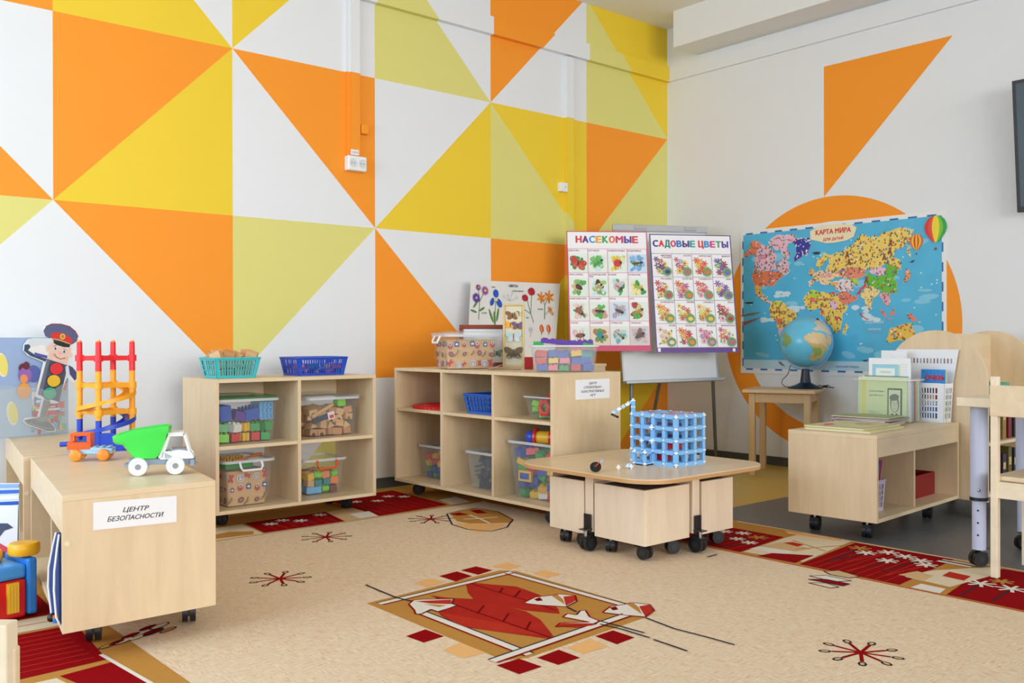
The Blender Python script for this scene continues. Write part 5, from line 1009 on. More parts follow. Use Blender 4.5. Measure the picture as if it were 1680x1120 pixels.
# porch in front of the left face
q = MB(); porch = [(-.052, .118), (-.052, .172), (0-.008, .118), (-.008, .172)]
for x, y in porch: q.b(x-.006, x+.006, y-.006, y+.006, .002, .050, LB)
for z in (.006, .050): q.b(-.052, -.008, .112, .124, z-.005, z+.006, LB); q.b(-.052, -.008, .166, .178, z-.005, z+.006, LB); q.b(-.058, -.046, .118, .172, z-.005, z+.006, LB)
for x, y in porch[:2]:
    star((x-.003, y-.003, .007), .009, q); star((x-.003, y-.003, .053), .010, q)
q.b(-.058, -.006, .112, .178, .001, .004, LB); q.build('porch', t); q = MB(); q.b(-.014, -.002, .112, .170, sz*3, sz*3+.012, LB); q.b(-.016, -.006, .112, .118, sz*2, sz*3+.012, LB); q.b(-.018, -.006, .160, .168, sz*2-.002, sz*3+.010, LB); star((-.016, .165, sz*2), .01, q); star((-.016, .112, sz*3+.01), .011, q); star((-.012, .115, sz*2.05), .012, q)
q.build('lintel', t)
q = MB(); top = NZc*sz+.012; P0 = V((0, NYc*sy, top)); P1 = P0+V((0, 0, .052)); P2 = P1+V((-.052, .062, -.050))
q.box((P0+P1)/2, (.012, .012, .052), LB)
for k in range(5):
    p = P1.lerp(P2, (k+.5)/5); d_ = (P2-P1).normalized(); q.box(p, (.011, .011, .016), LB if k % 2 == 0 else LW, rot=d_.to_track_quat('Z', 'Y').to_matrix())
for f in (0, .25, .5, .75, 1): star(P1.lerp(P2, f), .009, q)
star(P0.lerp(P1, .5), .010, q); q.build('crane_arm', t)
q = MB(); q.cyl(P2+V((.006, -.004, -.010)), P2+V((.003, -.002, -.018)), .017, BLK, 18); q.build('crane_wheel', t, smooth=True)
t = thing('axle_toy', 'black toy wheel on a red axle lying on the play table', 'toy', (-2.868, -2.045, .3392))
rt = Matrix.Rotation(.9, 3, 'Y') @ Matrix.Rotation(.3, 3, 'X')
q = MB(); nrm = V((-.55, -.45, .70)).normalized(); c0 = V((0, 0, .0195)); q.cyl(c0-nrm*.004, c0+nrm*.004, .0215, BLK, 24); q.cyl(c0+nrm*.003, c0+nrm*.006, .008, M('303236', .4), 14); q.build('tyre', t, smooth=True)
q = MB(); ax = V((.55, -.30, .55)).normalized(); q.cyl(c0+nrm*.004, c0+nrm*.004+ax*.022, .0028, M('D82020', .4), 8); q.build('axle', t, smooth=True)
q = MB(); q.box(c0+nrm*.004+ax*.030, (.010, .004, .016), LB, rot=ax.to_track_quat('Z', 'Y').to_matrix()); q.build('clip', t)
for (x, y, lb, bl) in ((-2.757, -2.06, 'white toy connector alone on the play table beside the black wheel', 0), (-2.705, -2.062, 'white and light blue toy connector piece on the play table near the lattice cube', 1)):
    q = MB(); star((0, 0, .0095), .0095, q)
    if bl: star((.014, .004, .0095), .0095, q); q.b(-.004, .018, -.004, .006, .002, .014, LB); star((.006, -.012, .0095), .0095, q)
    tag(q.build('toy_connector', loc=(x, y, .3392)), lb, 'toy')
# ---------------------------------------------------------------- globe
t = thing('globe', 'blue physical globe with Africa facing out, on a dark stand with a cord', 'globe', (-.193, -1.278, .5355))
GX = M('66C0E2', .22, v=.10, sc=9); rG = .160; gc = V((0, 0, .288))
import math as _ma
axis_t = Matrix.Rotation(.40, 3, V((-.652, -.758, 0)))            # tilt of the axis, seen from the room
q = MB(); q.sphere(gc, rG, GX, 40); q.build('ball', t, smooth=True)
# land masses drawn on the ball: local view frame (right, up, towards the room)
Rv, Nv = V((.758, -.652, 0)), V((-.652, -.758, 0)); Uv = V((0, 0, 1))
q = MB()
def land(pts, m_, lift=.0012, c0=(1326.6, 564.7), s=43.5):
    # denser outline and a fan of rings so the patch follows the sphere
    pts = rough(pts, 4, 5, 2); P = [((x-c0[0])/s, -(y-c0[1])/s) for x, y in pts]; cx, cy = sum(p[0] for p in P)/len(P), sum(p[1] for p in P)/len(P); D = []
    for a_, b_ in zip(P, P[1:]+P[:1]):
        for k in range(3): D.append((a_[0]+(b_[0]-a_[0])*k/3, a_[1]+(b_[1]-a_[1])*k/3))
    rings = []
    for f in (.02, .25, .5, .75, 1):
        R1 = []
        for x, y in D:
            x, y = cx+(x-cx)*f, cy+(y-cy)*f; l = math.hypot(x, y)
            if l > .985: x, y = x/l*.985, y/l*.985
            z = math.sqrt(max(0, 1-x*x-y*y)); R1.append(gc + (Rv*x + Uv*y + Nv*z)*(rG+lift))
        rings.append(R1)
    q.loft(rings, m_, True, False)
o7 = lambda L: [(1210+x/7, 480+y/7) for x, y in L]
AF = M('C9B06A', .4, v=.14, sc=14); GRN = M('8AA85A', .4, v=.12, sc=14); SAND = M('D8BC8C', .4, v=.12, sc=14)
land(o7([(715, 520), (760, 480), (830, 460), (900, 475), (960, 500), (985, 600), (1010, 660), (950, 720), (920, 770), (870, 795), (800, 800), (785, 770), (820, 700), (800, 620), (740, 580)]), SAND)
land(o7([(740, 585), (800, 600), (900, 600), (985, 640), (1005, 665), (950, 720), (920, 770), (870, 795), (800, 800), (785, 770), (820, 700), (805, 620)]), AF, .0018)
land(o7([(810, 650), (900, 650), (930, 700), (900, 740), (830, 760)]), GRN, .0024)
land(o7([(985, 500), (1060, 520), (1075, 580), (1020, 630), (980, 580)]), SAND)
land(o7([(810, 430), (880, 400), (860, 350), (920, 320), (980, 340), (1040, 400), (1090, 480), (1060, 510), (980, 480), (900, 450), (840, 455)]), M('C8C4B4', .4, v=.14, sc=14))
land(o7([(540, 470), (585, 530), (590, 580), (560, 620), (545, 650), (520, 600), (525, 520)]), GRN)
land(o7([(910, 790), (950, 755), (945, 785), (920, 800)]), AF)
land(o7([(690, 870), (800, 880), (900, 860), (860, 890), (760, 895)]), M('E4ECEE', .4))
q.build('land_masses', t, smooth=True)
LTC = M('9CC0E8', .3)
q = MB(); arc = [gc + (Rv*math.cos(a_)*(rG+.010) + Uv*math.sin(a_)*(rG+.010)) for a_ in [math.radians(62 - k*6.2) for k in range(31)]]; q.tube(arc, .0055, CLEAR('A8C4F0', .75, .2), 8); q.build('meridian_arm', t, smooth=True)
q = MB(); e_ = arc[0]; q.cyl(e_, gc+(e_-gc).normalized()*(rG-.004), .009, BLK, 10); q.build('axis_cap', t, smooth=True)
NV = M('1E2638', .35)
q = MB(); q.lathe([(.105, 0), (.108, .006), (.060, .022), (.034, .036), (.027, .085), (.024, .118), (.018, .122)], (0, 0, 0), NV, 28); q.build('stand', t, smooth=True)
q = MB(); s0 = arc[-1]; q.tube([s0, s0+Rv*-.012+Uv*-.05, s0+Rv*-.03+Uv*-.075+V((0, 0, 0)), Rv*-.145+Uv*.055, Rv*-.15+Uv*.03, Rv*-.13+Uv*.012, Rv*-.10+Uv*.008], .0026, BLK, 6)
q.tube([Rv*.08+Uv*.02, Rv*.12+Uv*.010, Rv*.14+Uv*.02, Rv*.16+Uv*.006], .0028, BLK, 6); q.tube([Rv*.10+Uv*.006, Rv*.135+Uv*.018+Nv*.01, Rv*.13+Uv*.005, Rv*.18+Uv*.005], .0028, BLK, 6); q.box(Rv*.125+Uv*.012, (.03, .014, .014), BLK); q.build('cord', t, smooth=True)
# ---------------------------------------------------------------- toys on the low cabinets
ZT = .4475
t = thing('dump_truck', 'toy dump truck with a green tipper and big white wheels', 'toy truck', (-4.428, -1.735, ZT), math.radians(-24))
GRT = M('45DC52', .3); GYT = M('8A98AA', .4); WTT = M('EEF2F2', .35)
q = MB(); q.b(-.080, .100, -.026, .026, .030, .048, GYT); q.b(-.092, -.078, -.03, .03, .026, .034, GYT); q.b(.094, .106, -.042, .042, .024, .044, GYT); q.cyl((.106, -.02, .033), (.117, -.02, .033), .0022, GYT, 6); q.build('chassis', t, bevel=.002)
wr = .0270
for x in (-.052, .052):
    for s_ in (-1, 1):
        q = MB(); q.lathe([(.012, -.009), (wr*.93, -.009), (wr, -.005), (wr, .005), (wr*.93, .009), (wr*.62, .010), (wr*.55, .007), (.010, .007)], (x, s_*.036, wr), WTT, 26, Matrix.Rotation(s_*-math.pi/2, 3, 'X')); wl = q.build('wheel', t, smooth=True)
        q = MB(); q.cyl((x, s_*.036, wr), (x, s_*.0455, wr), .0085, M('8E9096', .4), 14); q.build('hub', wl, smooth=True)
q = MB()      # cab: side walls with open windows
for s_ in (-1, 1):
    y = s_*.036
    q.prism([(.006, y, .050), (.030, y, .105), (.037, y, .105), (.016, y, .050)], (0, -s_*.004, 0), WTT); q.prism([(.030, y, .112), (.030, y, .105), (.072, y, .105), (.070, y, .112)], (0, -s_*.004, 0), WTT)
    q.prism([(.072, y, .105), (.086, y, .063), (.092, y, .063), (.078, y, .110)], (0, -s_*.004, 0), WTT); q.prism([(.008, y, .046), (.100, y, .046), (.098, y, .058), (.090, y, .066), (.060, y, .070), (.014, y, .066)], (0, -s_*.004, 0), WTT)
    q.prism([(.020, y, .066), (.052, y, .050), (.052, y, .047), (.020, y, .047)], (0, -s_*.004, 0), WTT)
q.prism([(.030, -.036, .112), (.030, .036, .112), (.074, .036, .112), (.074, -.036, .112)], (0, 0, .003), WTT); q.prism([(.006, -.036, .050), (.006, .036, .050), (.034, .036, .112), (.034, -.036, .112)], (-.003, 0, 0), WTT)
q.prism([(.086, -.036, .064), (.086, .036, .064), (.100, .036, .048), (.100, -.036, .048)], (.0025, 0, 0), WTT); q.v = [(x*1.03, y, z if z < .05 else .05+(z-.05)*1.16) for x, y, z in q.v]; q.build('cab', t, bevel=.0012)
q = MB(); q.b(.040, .080, -.034, .034, .070, .076, GYT); q.b(.038, .042, -.036, -.030, .068, .082, GYT); q.build('dashboard', t)
q = MB()      # tipper: flared tub
def tub(f, z, dx=0):
    L = [(-.118, .016), (-.105, .036), (-.06, .046), (0, .050), (.030, .048), (.036, .0)]; P = [(x, y) for x, y in L] + [(x, -y) for x, y in L[::-1][1:]]
    return [(( x+.02)*f - .02 + dx, y*(f*.5+.5), z + (.005*max(0, (x+.02))/.07 if z > .11 else 0) - (.026*(max(0, -x-.02)/.1)**1.5 if z > .1 else 0)) for x, y in P]
q.loft([tub(.42, .050, -.004), tub(.62, .068), tub(.80, .092), tub(.96, .118), tub(1.05, .126), tub(1.07, .142), tub(.98, .142)], GRT, True, False); q.loft([tub(.98, .142), tub(.78, .094), tub(.5, .066)], M('42CC4E', .4), False, True)
q.prism([(-.060, -.02, .048), (-.046, -.02, .048), (-.050, -.02, .078), (-.064, -.02, .078)], (0, .04, 0), GRT); q.build('tipper', t, smooth=True)
t = thing('toy_truck', 'small toy truck with an orange cab and pale blue flatbed', 'toy truck', (-4.478, -1.262, ZT), math.radians(150))
ORT = M('F4601E', .35); PBL = M('A8D4F2', .35); YW = M('F8962C', .35); t.scale = (1.1, 1.1, 1.12)
q = MB(); q.b(-.066, .052, -.024, .024, .020, .036, PBL); q.prism([(-.066, -.026, .036), (-.004, -.026, .040), (-.004, -.026, .030), (-.066, -.026, .028)], (0, .052, 0), PBL)
for k in range(3): q.b(-.060+k*.02, -.048+k*.02, -.020, .020, .038, .0425, M('8EC4EC', .35))
q.build('flatbed', t, bevel=.002)
q = MB()
for s_ in (-1, 1):
    y = s_*.026; q.b(-.004, .062, min(y, y-s_*.004), max(y, y-s_*.004), .034, .056, ORT); q.b(-.004, .006, min(y, y-s_*.004), max(y, y-s_*.004), .056, .074, ORT); q.b(.044, .052, min(y, y-s_*.004), max(y, y-s_*.004), .056, .074, ORT)
q.b(-.004, .054, -.026, .026, .074, .082, ORT); q.b(-.005, -.001, -.026, .026, .036, .080, ORT); q.b(.058, .062, -.026, .026, .034, .056, ORT); q.b(.050, .054, -.026, -.018, .054, .076, ORT); q.b(.050, .054, .018, .026, .054, .076, ORT); q.build('cab', t, bevel=.002)
q = MB(); q.b(.004, .040, -.012, .012, .036, .058, M('3A6AC0', .4)); q.build('seat', t)
for x in (.036, -.042):
    for s_ in (-1, 1): q = MB(); q.lathe([(.004, -.007), (.0165, -.007), (.018, -.003), (.018, .003), (.0165, .007), (.010, .009), (.004, .010)], (x, s_*.030, .018), YW, 18, Matrix.Rotation(s_*-math.pi/2, 3, 'X')); q.build('wheel', t, smooth=True)
# marble tower
t = thing('marble_run_tower', 'red, yellow and blue toy tower with spiral ramps', 'toy tower', (-4.326, -.935, ZT), math.radians(-33))
TRD, TYE, TBL = M('EE1F28', .35), M('FBAA1C', .35), M('1F45C0', .35)
ps = [(.093*math.cos(math.radians(a_)), .093*math.sin(math.radians(a_))) for a_ in (0, 90, 180, 270)]
for i, (x, y) in enumerate(ps):
    q = MB(); zb = .11 if i in (1, 2, 3) else .07
    q.cyl((x, y, .02), (x, y, zb), .0105, TBL, 16); q.cyl((x, y, zb), (x, y, .288), .0105, TYE, 16); q.cyl((x, y, .288), (x, y, .395), .011, TRD, 16, .0095); q.cyl((x, y, .395), (x, y, .401), .0065, TYE, 12); q.build('post', t, smooth=True)
def deck(z, m_, th=.017):
    q = MB(); P = []; Q = []
    for k in range(4):
        a_, b_ = V((*ps[k], 0)), V((*ps[(k+1) % 4], 0)); P += [a_*1.10, a_*.98+(b_-a_)*.12, (a_+b_)*.5*.93, b_*.98-(b_-a_)*.12]
    n = len(P); o_ = [(p.x, p.y, z) for p in P]; i_ = [(p.x*.80, p.y*.80, z) for p in P]; up = lambda L, d_: [(a, b, c+d_) for a, b, c in L]
    q.loft([o_, up(o_, th), up(i_, th), i_, o_], m_, False, False)
    for x, y in ps: q.cyl((x, y, z-.003), (x, y, z+th+.003), .0155, m_, 14)
    return q.build('deck', t)
deck(.326, TRD); deck(.226, TYE); deck(.128, TYE)
def ramp(z0, z1, a0, a1, m_, nm='ramp'):
    q = MB(); n = 22; R0, R1 = .060, .104; rings = []
    for k in range(n+1):
        f = k/n; a_ = math.radians(a0+(a1-a0)*f); z = z0+(z1-z0)*f; e_ = V((math.cos(a_), math.sin(a_), 0))
        rings.append([e_*R0+V((0, 0, z+.014)), e_*(R0+.003)+V((0, 0, z+.014)), e_*(R0+.004)+V((0, 0, z+.003)), e_*(R1-.004)+V((0, 0, z+.003)), e_*(R1-.003)+V((0, 0, z+.016)), e_*R1+V((0, 0, z+.016)), e_*(R1+.001)+V((0, 0, z)), e_*R0+V((0, 0, z))])
    q.loft(rings, m_); q.build(nm, t, smooth=True)
ramp(.222, .140, 70, -150, TYE); ramp(.126, .045, 70, -150, TBL)
q = MB(); q.loft([rrect(.20, .20, .03, 0), rrect(.20, .20, .03, .006)], TBL); q.build('base', t)
q = MB(); q.prism([(.02, -.1, .006), (.10, -.1, .006), (.10, -.1, .05), (.04, -.1, .065), (.02, -.1, .065)], (0, .004, 0), TBL); q.prism([(.10, -.10, .006), (.10, .06, .006), (.10, .02, .055), (.10, -.10, .055)], (-.004, 0, 0), TBL); q.prism([(-.10, -.1, .006), (.02, -.1, .006), (.02, -.1, .065), (-.04, -.1, .06), (-.08, -.1, .02)], (0, .004, 0), TBL); q.build('wall', t)
q = MB(); q.cyl((-.06, -.098, .03), (-.130, -.098, .026), .009, TBL, 12); q.build('crank', t, smooth=True)
# picture board and saluting cutout in its clear pocket
TO = V((-4.53, -.30, ZT+.0005)); TXv = V((.9786, .206, 0)); TNv = TXv.cross(V((0, 0, 1)))
a = Art(TO - TNv*-.0 , TXv, (0, 0, 1), .0005)
x0, y0, x1, y1 = -.20, 0, .27, .412
a.slab(x0, y0, x1, y1, .004, M('A9C4E2', .4, v=.12, sc=5))
SKYB = M('9DB6DE', .4, v=.15, sc=4)
a.rect(x0+.003, .20, x1-.003, y1-.003, SKYB, 1); a.rect(x0+.003, .003, x1-.003, .20, M('B4C8DC', .4, v=.12, sc=6), 1)
for cx, cy, r in ((-.005, .30, .05), (.035, .10, .05)): a.ell(cx, cy, r*.45, r, M('F4F0D8', .4), 2, .15, 20); a.ell(cx+.003, cy, r*.38, r*.88, M('F2E478', .4), 3, .15, 20)
rr = random.Random(9); pc = ['E86A4A', '7AC08A', 'F0C04A', '5A8AC0', 'F0E8E0', 'C84A5A', '8AB8D8']
for j in range(70): a.rect(*(lambda X, Y: (X, Y, X+rr.uniform(.012, .03), Y+rr.uniform(.012, .04)))(rr.uniform(.11, .245), rr.uniform(.004, .20)), M(pc[j % 7], .5), 2+j % 5)
for j in range(5): a.rect(.13, .085+j*.018, .23, .094+j*.018, M('E8505A' if j % 2 == 0 else 'F6EEEE', .5), 9)
for cx, cy, r, h_ in ((.075, .285, .016, '6A2A3A'), (.09, .295, .014, '6A2A3A'), (.085, .255, .028, '9A6AB8'), (.08, .19, .028, 'F0A848'), (.08, .24, .016, 'F09A5A'), (.12, .26, .03, '5A6AB0')): a.ell(cx, cy, r, r*1.2, M(h_, .5), 8+int(cx*100) % 5, 0, 12)
o = a.build('picture_board', origin=TO, fix=False); tag(o, 'pale blue picture board leaning behind the saluting traffic light cutout', 'board')
a = Art(TO - TNv*0 + TXv.cross(V((0, 0, 1)))*.014, TXv, (0, 0, 1), .0005)
def tb(pts): return pts
W_O = M('F2F2F4', .4); NVY = M('3A4870', .4); SKN = M('F2CDBE', .45); LEN = M('4A5468', .4); OUT = M('3A2A30', .5)
capo = [(0.153, 0.441), (0.165, 0.460), (0.192, 0.471), (0.230, 0.472), (0.268, 0.461), (0.296, 0.440), (0.312, 0.414), (0.308, 0.397), (0.296, 0.383), (0.277, 0.374), (0.284, 0.352), (0.282, 0.329), (0.265, 0.320), (0.263, 0.294), (0.282, 0.289), (0.306, 0.262), (0.308, 0.243), (0.301, 0.239), (0.301, 0.218), (0.286, 0.218), (0.257, 0.240), (0.219, 0.132), (0.182, 0.134), (0.168, 0.078), (0.210, 0.026), (0.207, 0.010), (0.177, 0.013), (0.086, 0.049), (0.071, 0.068), (0.080, 0.079), (0.131, 0.080), (0.150, 0.152), (0.127, 0.163), (0.125, 0.176), (0.157, 0.308), (0.092, 0.337), (0.072, 0.359), (0.076, 0.384), (0.094, 0.405), (0.119, 0.409), (0.197, 0.409), (0.183, 0.423)]
a.prism([a.P(x, max(y, .001), 0) for x, y in capo], -a.n*.003, W_O)
def T_(pts, m_, k): a.poly(pts, m_, k)
T_([(0.157, 0.441), (0.167, 0.456), (0.192, 0.467), (0.230, 0.468), (0.268, 0.457), (0.293, 0.437), (0.306, 0.414), (0.301, 0.395), (0.282, 0.383), (0.267, 0.378), (0.201, 0.397), (0.164, 0.418)], M('5A6288', .4, v=.1, sc=9), 1)
T_([(0.167, 0.456), (0.192, 0.467), (0.230, 0.468), (0.268, 0.457), (0.293, 0.437), (0.306, 0.414), (0.309, 0.416), (0.296, 0.440), (0.270, 0.461), (0.232, 0.471), (0.191, 0.471), (0.165, 0.459)], M('A8283A', .4), 2)
T_([(0.188, 0.430), (0.220, 0.435), (0.258, 0.423), (0.282, 0.404), (0.279, 0.385), (0.258, 0.395), (0.225, 0.407), (0.190, 0.411)], M('E0332E', .4), 2)
T_([(0.190, 0.410), (0.225, 0.404), (0.263, 0.390), (0.277, 0.383), (0.275, 0.381), (0.258, 0.386), (0.220, 0.400), (0.190, 0.405)], M('F0A030', .4), 3)
T_([(0.200, 0.400), (0.230, 0.395), (0.258, 0.386), (0.272, 0.381), (0.267, 0.370), (0.244, 0.371), (0.211, 0.381), (0.199, 0.390)], M('1E2430', .25), 4)
for p_ in [(0.238, 0.416)]: a.ell(p_[0], p_[1], .012, .013, M('F0C060', .4), 4); a.ell(p_[0], p_[1], .007, .008, M('C88A30', .4), 5)
T_([(0.178, 0.386), (0.199, 0.390), (0.211, 0.380), (0.244, 0.370), (0.267, 0.370), (0.277, 0.369), (0.274, 0.334), (0.262, 0.322), (0.260, 0.294), (0.178, 0.321), (0.178, 0.354), (0.170, 0.363)], SKN, 2)
for p_ in [(0.176, 0.363), (0.273, 0.336)]: a.ell(p_[0], p_[1], .009, .011, SKN, 2)
for p_ in [(0.206, 0.366), (0.244, 0.352)]: a.ell(p_[0], p_[1], .0085, .009, W_O, 5); a.ell(p_[0], p_[1]-.001, .005, .006, M('3A8A8A', .4), 6); a.ell(p_[0], p_[1]-.001, .0025, .003, OUT, 7)
for p_ in [(0.227, 0.346), (0.201, 0.340), (0.251, 0.325)]: a.ell(p_[0], p_[1], .010, .007, M('F4BCAE', .45), 4)
a.line([(0.201, 0.342), (0.211, 0.328), (0.229, 0.320), (0.248, 0.324)], .0022, OUT, 6); a.line([(0.197, 0.374), (0.211, 0.376)], .002, OUT, 6); a.line([(0.239, 0.363), (0.253, 0.358)], .002, OUT, 6)
T_([(0.171, 0.322), (0.260, 0.292), (0.222, 0.136), (0.132, 0.174)], LEN, 3); T_([(0.171, 0.322), (0.183, 0.318), (0.148, 0.167), (0.132, 0.174)], M('6A7488', .4), 4)
for p_, m_ in zip([(0.211, 0.279), (0.199, 0.228), (0.182, 0.176)], ('E8323A', 'F2C42E', '3DB48A')): a.ell(p_[0], p_[1], .0315, .028, M('2A3040', .4), 5, 0, 24); a.ell(p_[0], p_[1], .028, .025, M(m_, .25), 6, 0, 24)
T_([(0.094, 0.402), (0.101, 0.405), (0.164, 0.409), (0.197, 0.409), (0.197, 0.397), (0.174, 0.374), (0.142, 0.384), (0.105, 0.375), (0.096, 0.384)], M('DCE6EE', .45), 2)
T_([(0.079, 0.382), (0.096, 0.384), (0.103, 0.373), (0.092, 0.359), (0.119, 0.341), (0.155, 0.326), (0.171, 0.322), (0.164, 0.310), (0.101, 0.336), (0.076, 0.357)], M('34506E', .45), 2); T_([(0.119, 0.350), (0.173, 0.335), (0.171, 0.324), (0.119, 0.336)], M('5A5AA8', .45), 4)
T_([(0.262, 0.294), (0.281, 0.284), (0.306, 0.253), (0.303, 0.239), (0.291, 0.225), (0.269, 0.254), (0.258, 0.273)], M('4A4A80', .45), 2); T_([(0.250, 0.287), (0.263, 0.294), (0.269, 0.254), (0.253, 0.231)], M('DCE6EE', .45), 3)
T_([(0.157, 0.152), (0.184, 0.144), (0.163, 0.069), (0.138, 0.075)], M('8A8680', .45), 4); T_([(0.075, 0.070), (0.131, 0.077), (0.168, 0.069), (0.205, 0.027), (0.200, 0.015), (0.172, 0.018), (0.086, 0.054)], M('7A7874', .45, v=.2, sc=20), 3); T_([(0.118, 0.072), (0.131, 0.079), (0.168, 0.075), (0.182, 0.056), (0.140, 0.059)], M('9A9690', .45), 5)
a.line([(0.080, 0.063), (0.136, 0.039), (0.200, 0.022)], .0025, M('B8B4AC', .5), 6)
o = a.build('cardboard_cutout', origin=TO, fix=False); tag(o, 'cardboard cutout of a saluting traffic light in a police cap', 'cutout')
pk = CLEAR('E8EEF4', .14, .12); Oq = TO + TXv.cross(V((0, 0, 1)))*.020
pp = [(-0.056, 0.222), (0.141, 0.199), (0.164, 0.188), (0.196, 0.192), (0.238, 0.215), (0.276, 0.219), (0.315, 0.210), (0.314, 0.009), (-0.056, 0.005)]
q = MB(); q.prism([Oq + TXv*x + V((0, 0, max(y, .001))) for x, y in pp], TNv*.002, pk); tag(q.build('clear_pocket', origin=TO), 'clear plastic pocket covering the lower half of the picture board', 'pocket')
# brochures on the shelf below
def brochure(name, label, loc, ex_, w_, h_, lean, base, art, cat='brochure'):
    rt = Matrix.Rotation(lean, 3, V(ex_).normalized()); ey_ = rt @ V((0, 0, 1)); a = Art((0, 0, 0), ex_, ey_, .0005); a.slab(0, 0, w_, h_, .002, base); art(a)
    o = a.build(name, loc=loc, fix=False); return tag(o, label, cat)
def br1(a): a.poly([(.0, 0), (.16, 0), (.16, .08), (.0, .17)], M('3A3E50', .4), 2); a.poly([(0, .17), (.16, .08), (.16, .10), (0, .19)], M('D8405A', .4), 3); a.ell(.045, .185, .012, .010, M('3A4A68', .4), 4); a.poly([(.06, .17), (.075, .20), (.13, .20), (.15, .185), (.12, .175), (.10, .15), (.08, .15)], M('3A4A68', .4), 4)
def br2(a):
    for k, h_ in enumerate(('2A56C0', 'F0F4F8', '2F6AD0', '8AB0E8')): a.poly([(0, .25+k*.022), (.164, .26+k*.02), (.164, .272+k*.02), (0, .264+k*.022)], M(h_, .35), 2+k)
brochure('safety_poster', 'white safety leaflet with a dark pictogram and a red diagonal stripe', (-4.762, -.858, .0112), V((.758, -.652, 0)), .165, .262, -.04, M('E8EEF6', .35), br1)
brochure('plastic_folder', 'glossy blue and white folder behind the safety leaflet', (-4.752, -.830, .0112), V((.758, -.652, 0)), .165, .335, -.04, M('D4E2F4', .3), br2, 'folder')
# toy lorry on its side on the rug
t = thing('toy_lorry', 'red, blue and yellow toy lorry tipped over on the rug', 'toy truck', (-4.795, -1.385, .0112), math.radians(12))
q = MB(); q.b(-.16, .06, -.075, .07, 0, .115, RD_ := M('E01E22', .35)); q.build('body', t, bevel=.008)
q = MB(); q.b(.062, .092, -.08, .075, .004, .175, B2_ := M('2F86E0', .35)); q.build('bumper', t, bevel=.008)
q = MB(); q.b(-.17, .062, -.072, .068, .116, .160, M('4AA0F0', .35)); q.build('side_board', t, bevel=.01)
q = MB(); q.b(.0, .035, -.083, -.0755, .02, .11, Y_ := M('F8C020', .35))
for k in range(4): q.b(.002+k*.009, .006+k*.009, -.086, -.083, .024, .106, M('F8D050', .35))
q.build('grille', t)
q = MB(); q.b(-.075, -.03, -.10, -.0755, .02, .075, M('F08A1C', .35)); q.build('driver_seat', t, bevel=.006)
q = MB(); q.cyl((-.055, -.088, .07), (-.055, -.088, .09), .022, M('F8A030', .35), 16); q.build('steering_wheel', t, smooth=True)
q = MB(); q.b(-.13, -.08, -.078, -.0745, .03, .1, M('6ACB3A', .35)); q.build('door', t, bevel=.002)
for x, y in ((-.010, .032), (.074, -.030)): q = MB(); q.lathe([(.006, 0), (.040, 0), (.045, .006), (.045, .030), (.040, .036), (.018, .037), (.006, .034)], (x, y, .161 if x < 0 else .180), M('F8B81C', .35), 24); q.build('wheel', t, smooth=True)
# navy pouch standing inside the signed cabinet
t = thing('shoe_bag', 'navy blue bag with white piping inside the open side of the signed cabinet', 'bag', (-4.742, -1.925, .1068), 0)
NB = M('24407E', .8); prof = [(-.005, 0), (.012, .02), (.022, .09), (.020, .14), (.006, .20), (-.004, .235)]
q = MB(); q.loft([[(-.018+0*x, -.012, z), (.10, -.012, z), (.10, .02+x, z), (-.018-.5*x, .02+x, z)] for x, z in prof], NB); q.build('body', t, smooth=True)
for dy in (-.0125, .018): q = MB(); q.tube([(-.019-.5*x-.001, dy if dy < 0 else .02+x, z) for x, z in prof], .0028, WHT, 6); q.build('piping', t, smooth=True)
q = MB(); q.sphere((-.028, .02, .012), .012, BLK, 10); q.build('toggle', t, smooth=True)
q = MB(); q.b(-.03, -.018, -.004, .004, .002, .014, M('2F86D8', .4)); q.b(-.03, -.018, -.004, .004, .014, .022, M('F08A3A', .4)); q.build('tag', t)
# ---------------------------------------------------------------- on the right hand cabinet
def book(name, label, c, dims, rz, cover, cat='book', page='EFE8D8', tilt=0, group=None, art=None):
    L, W_, H_ = dims; t = thing(name, label, cat, c, rz, group)
    q = MB(); q.b(-L/2, L/2, -W_/2, W_/2, 0, max(.0012, H_*.14), M(cover, .4)); q.b(-L/2, L/2, -W_/2, W_/2, H_*.86, H_, M(cover, .4)); q.b(-L/2, L/2, W_/2-.0015, W_/2, 0, H_, M(cover, .4)); q.build('cover', t)
    q = MB(); q.b(-L/2+.003, L/2-.003, -W_/2+.003, W_/2-.003, H_*.14, H_*.86, M(page, .7)); q.build('pages', t)
    if art: a = Art((0, 0, H_+.0002), (1, 0, 0), (0, 1, 0), .0004); art(a); a.build('cover_picture', t, fix=False)
    return t
zc = .4505
book('album', 'flat yellow bordered album lying on the near end of the book cabinet', (-1.605, -2.405, zc), (.34, .30, .009), .07, 'E3D684')
def alb(a): a.rect(-.15, -.13, .15, .13, M('D8CFA0', .5, v=.15, sc=20), 1); a.ell(-.08, .07, .05, .022, M('D8606A', .5), 2, .3, 18); a.ell(.05, -.03, .06, .04, M('B8B888', .5), 2, .6, 14)
book('album', 'large picture album with a pink oval lying on the yellow bordered album', (-1.585, -2.385, zc+.0092), (.34, .28, .008), .02, 'D6D078', art=alb)
zz = zc; rr = random.Random(5)
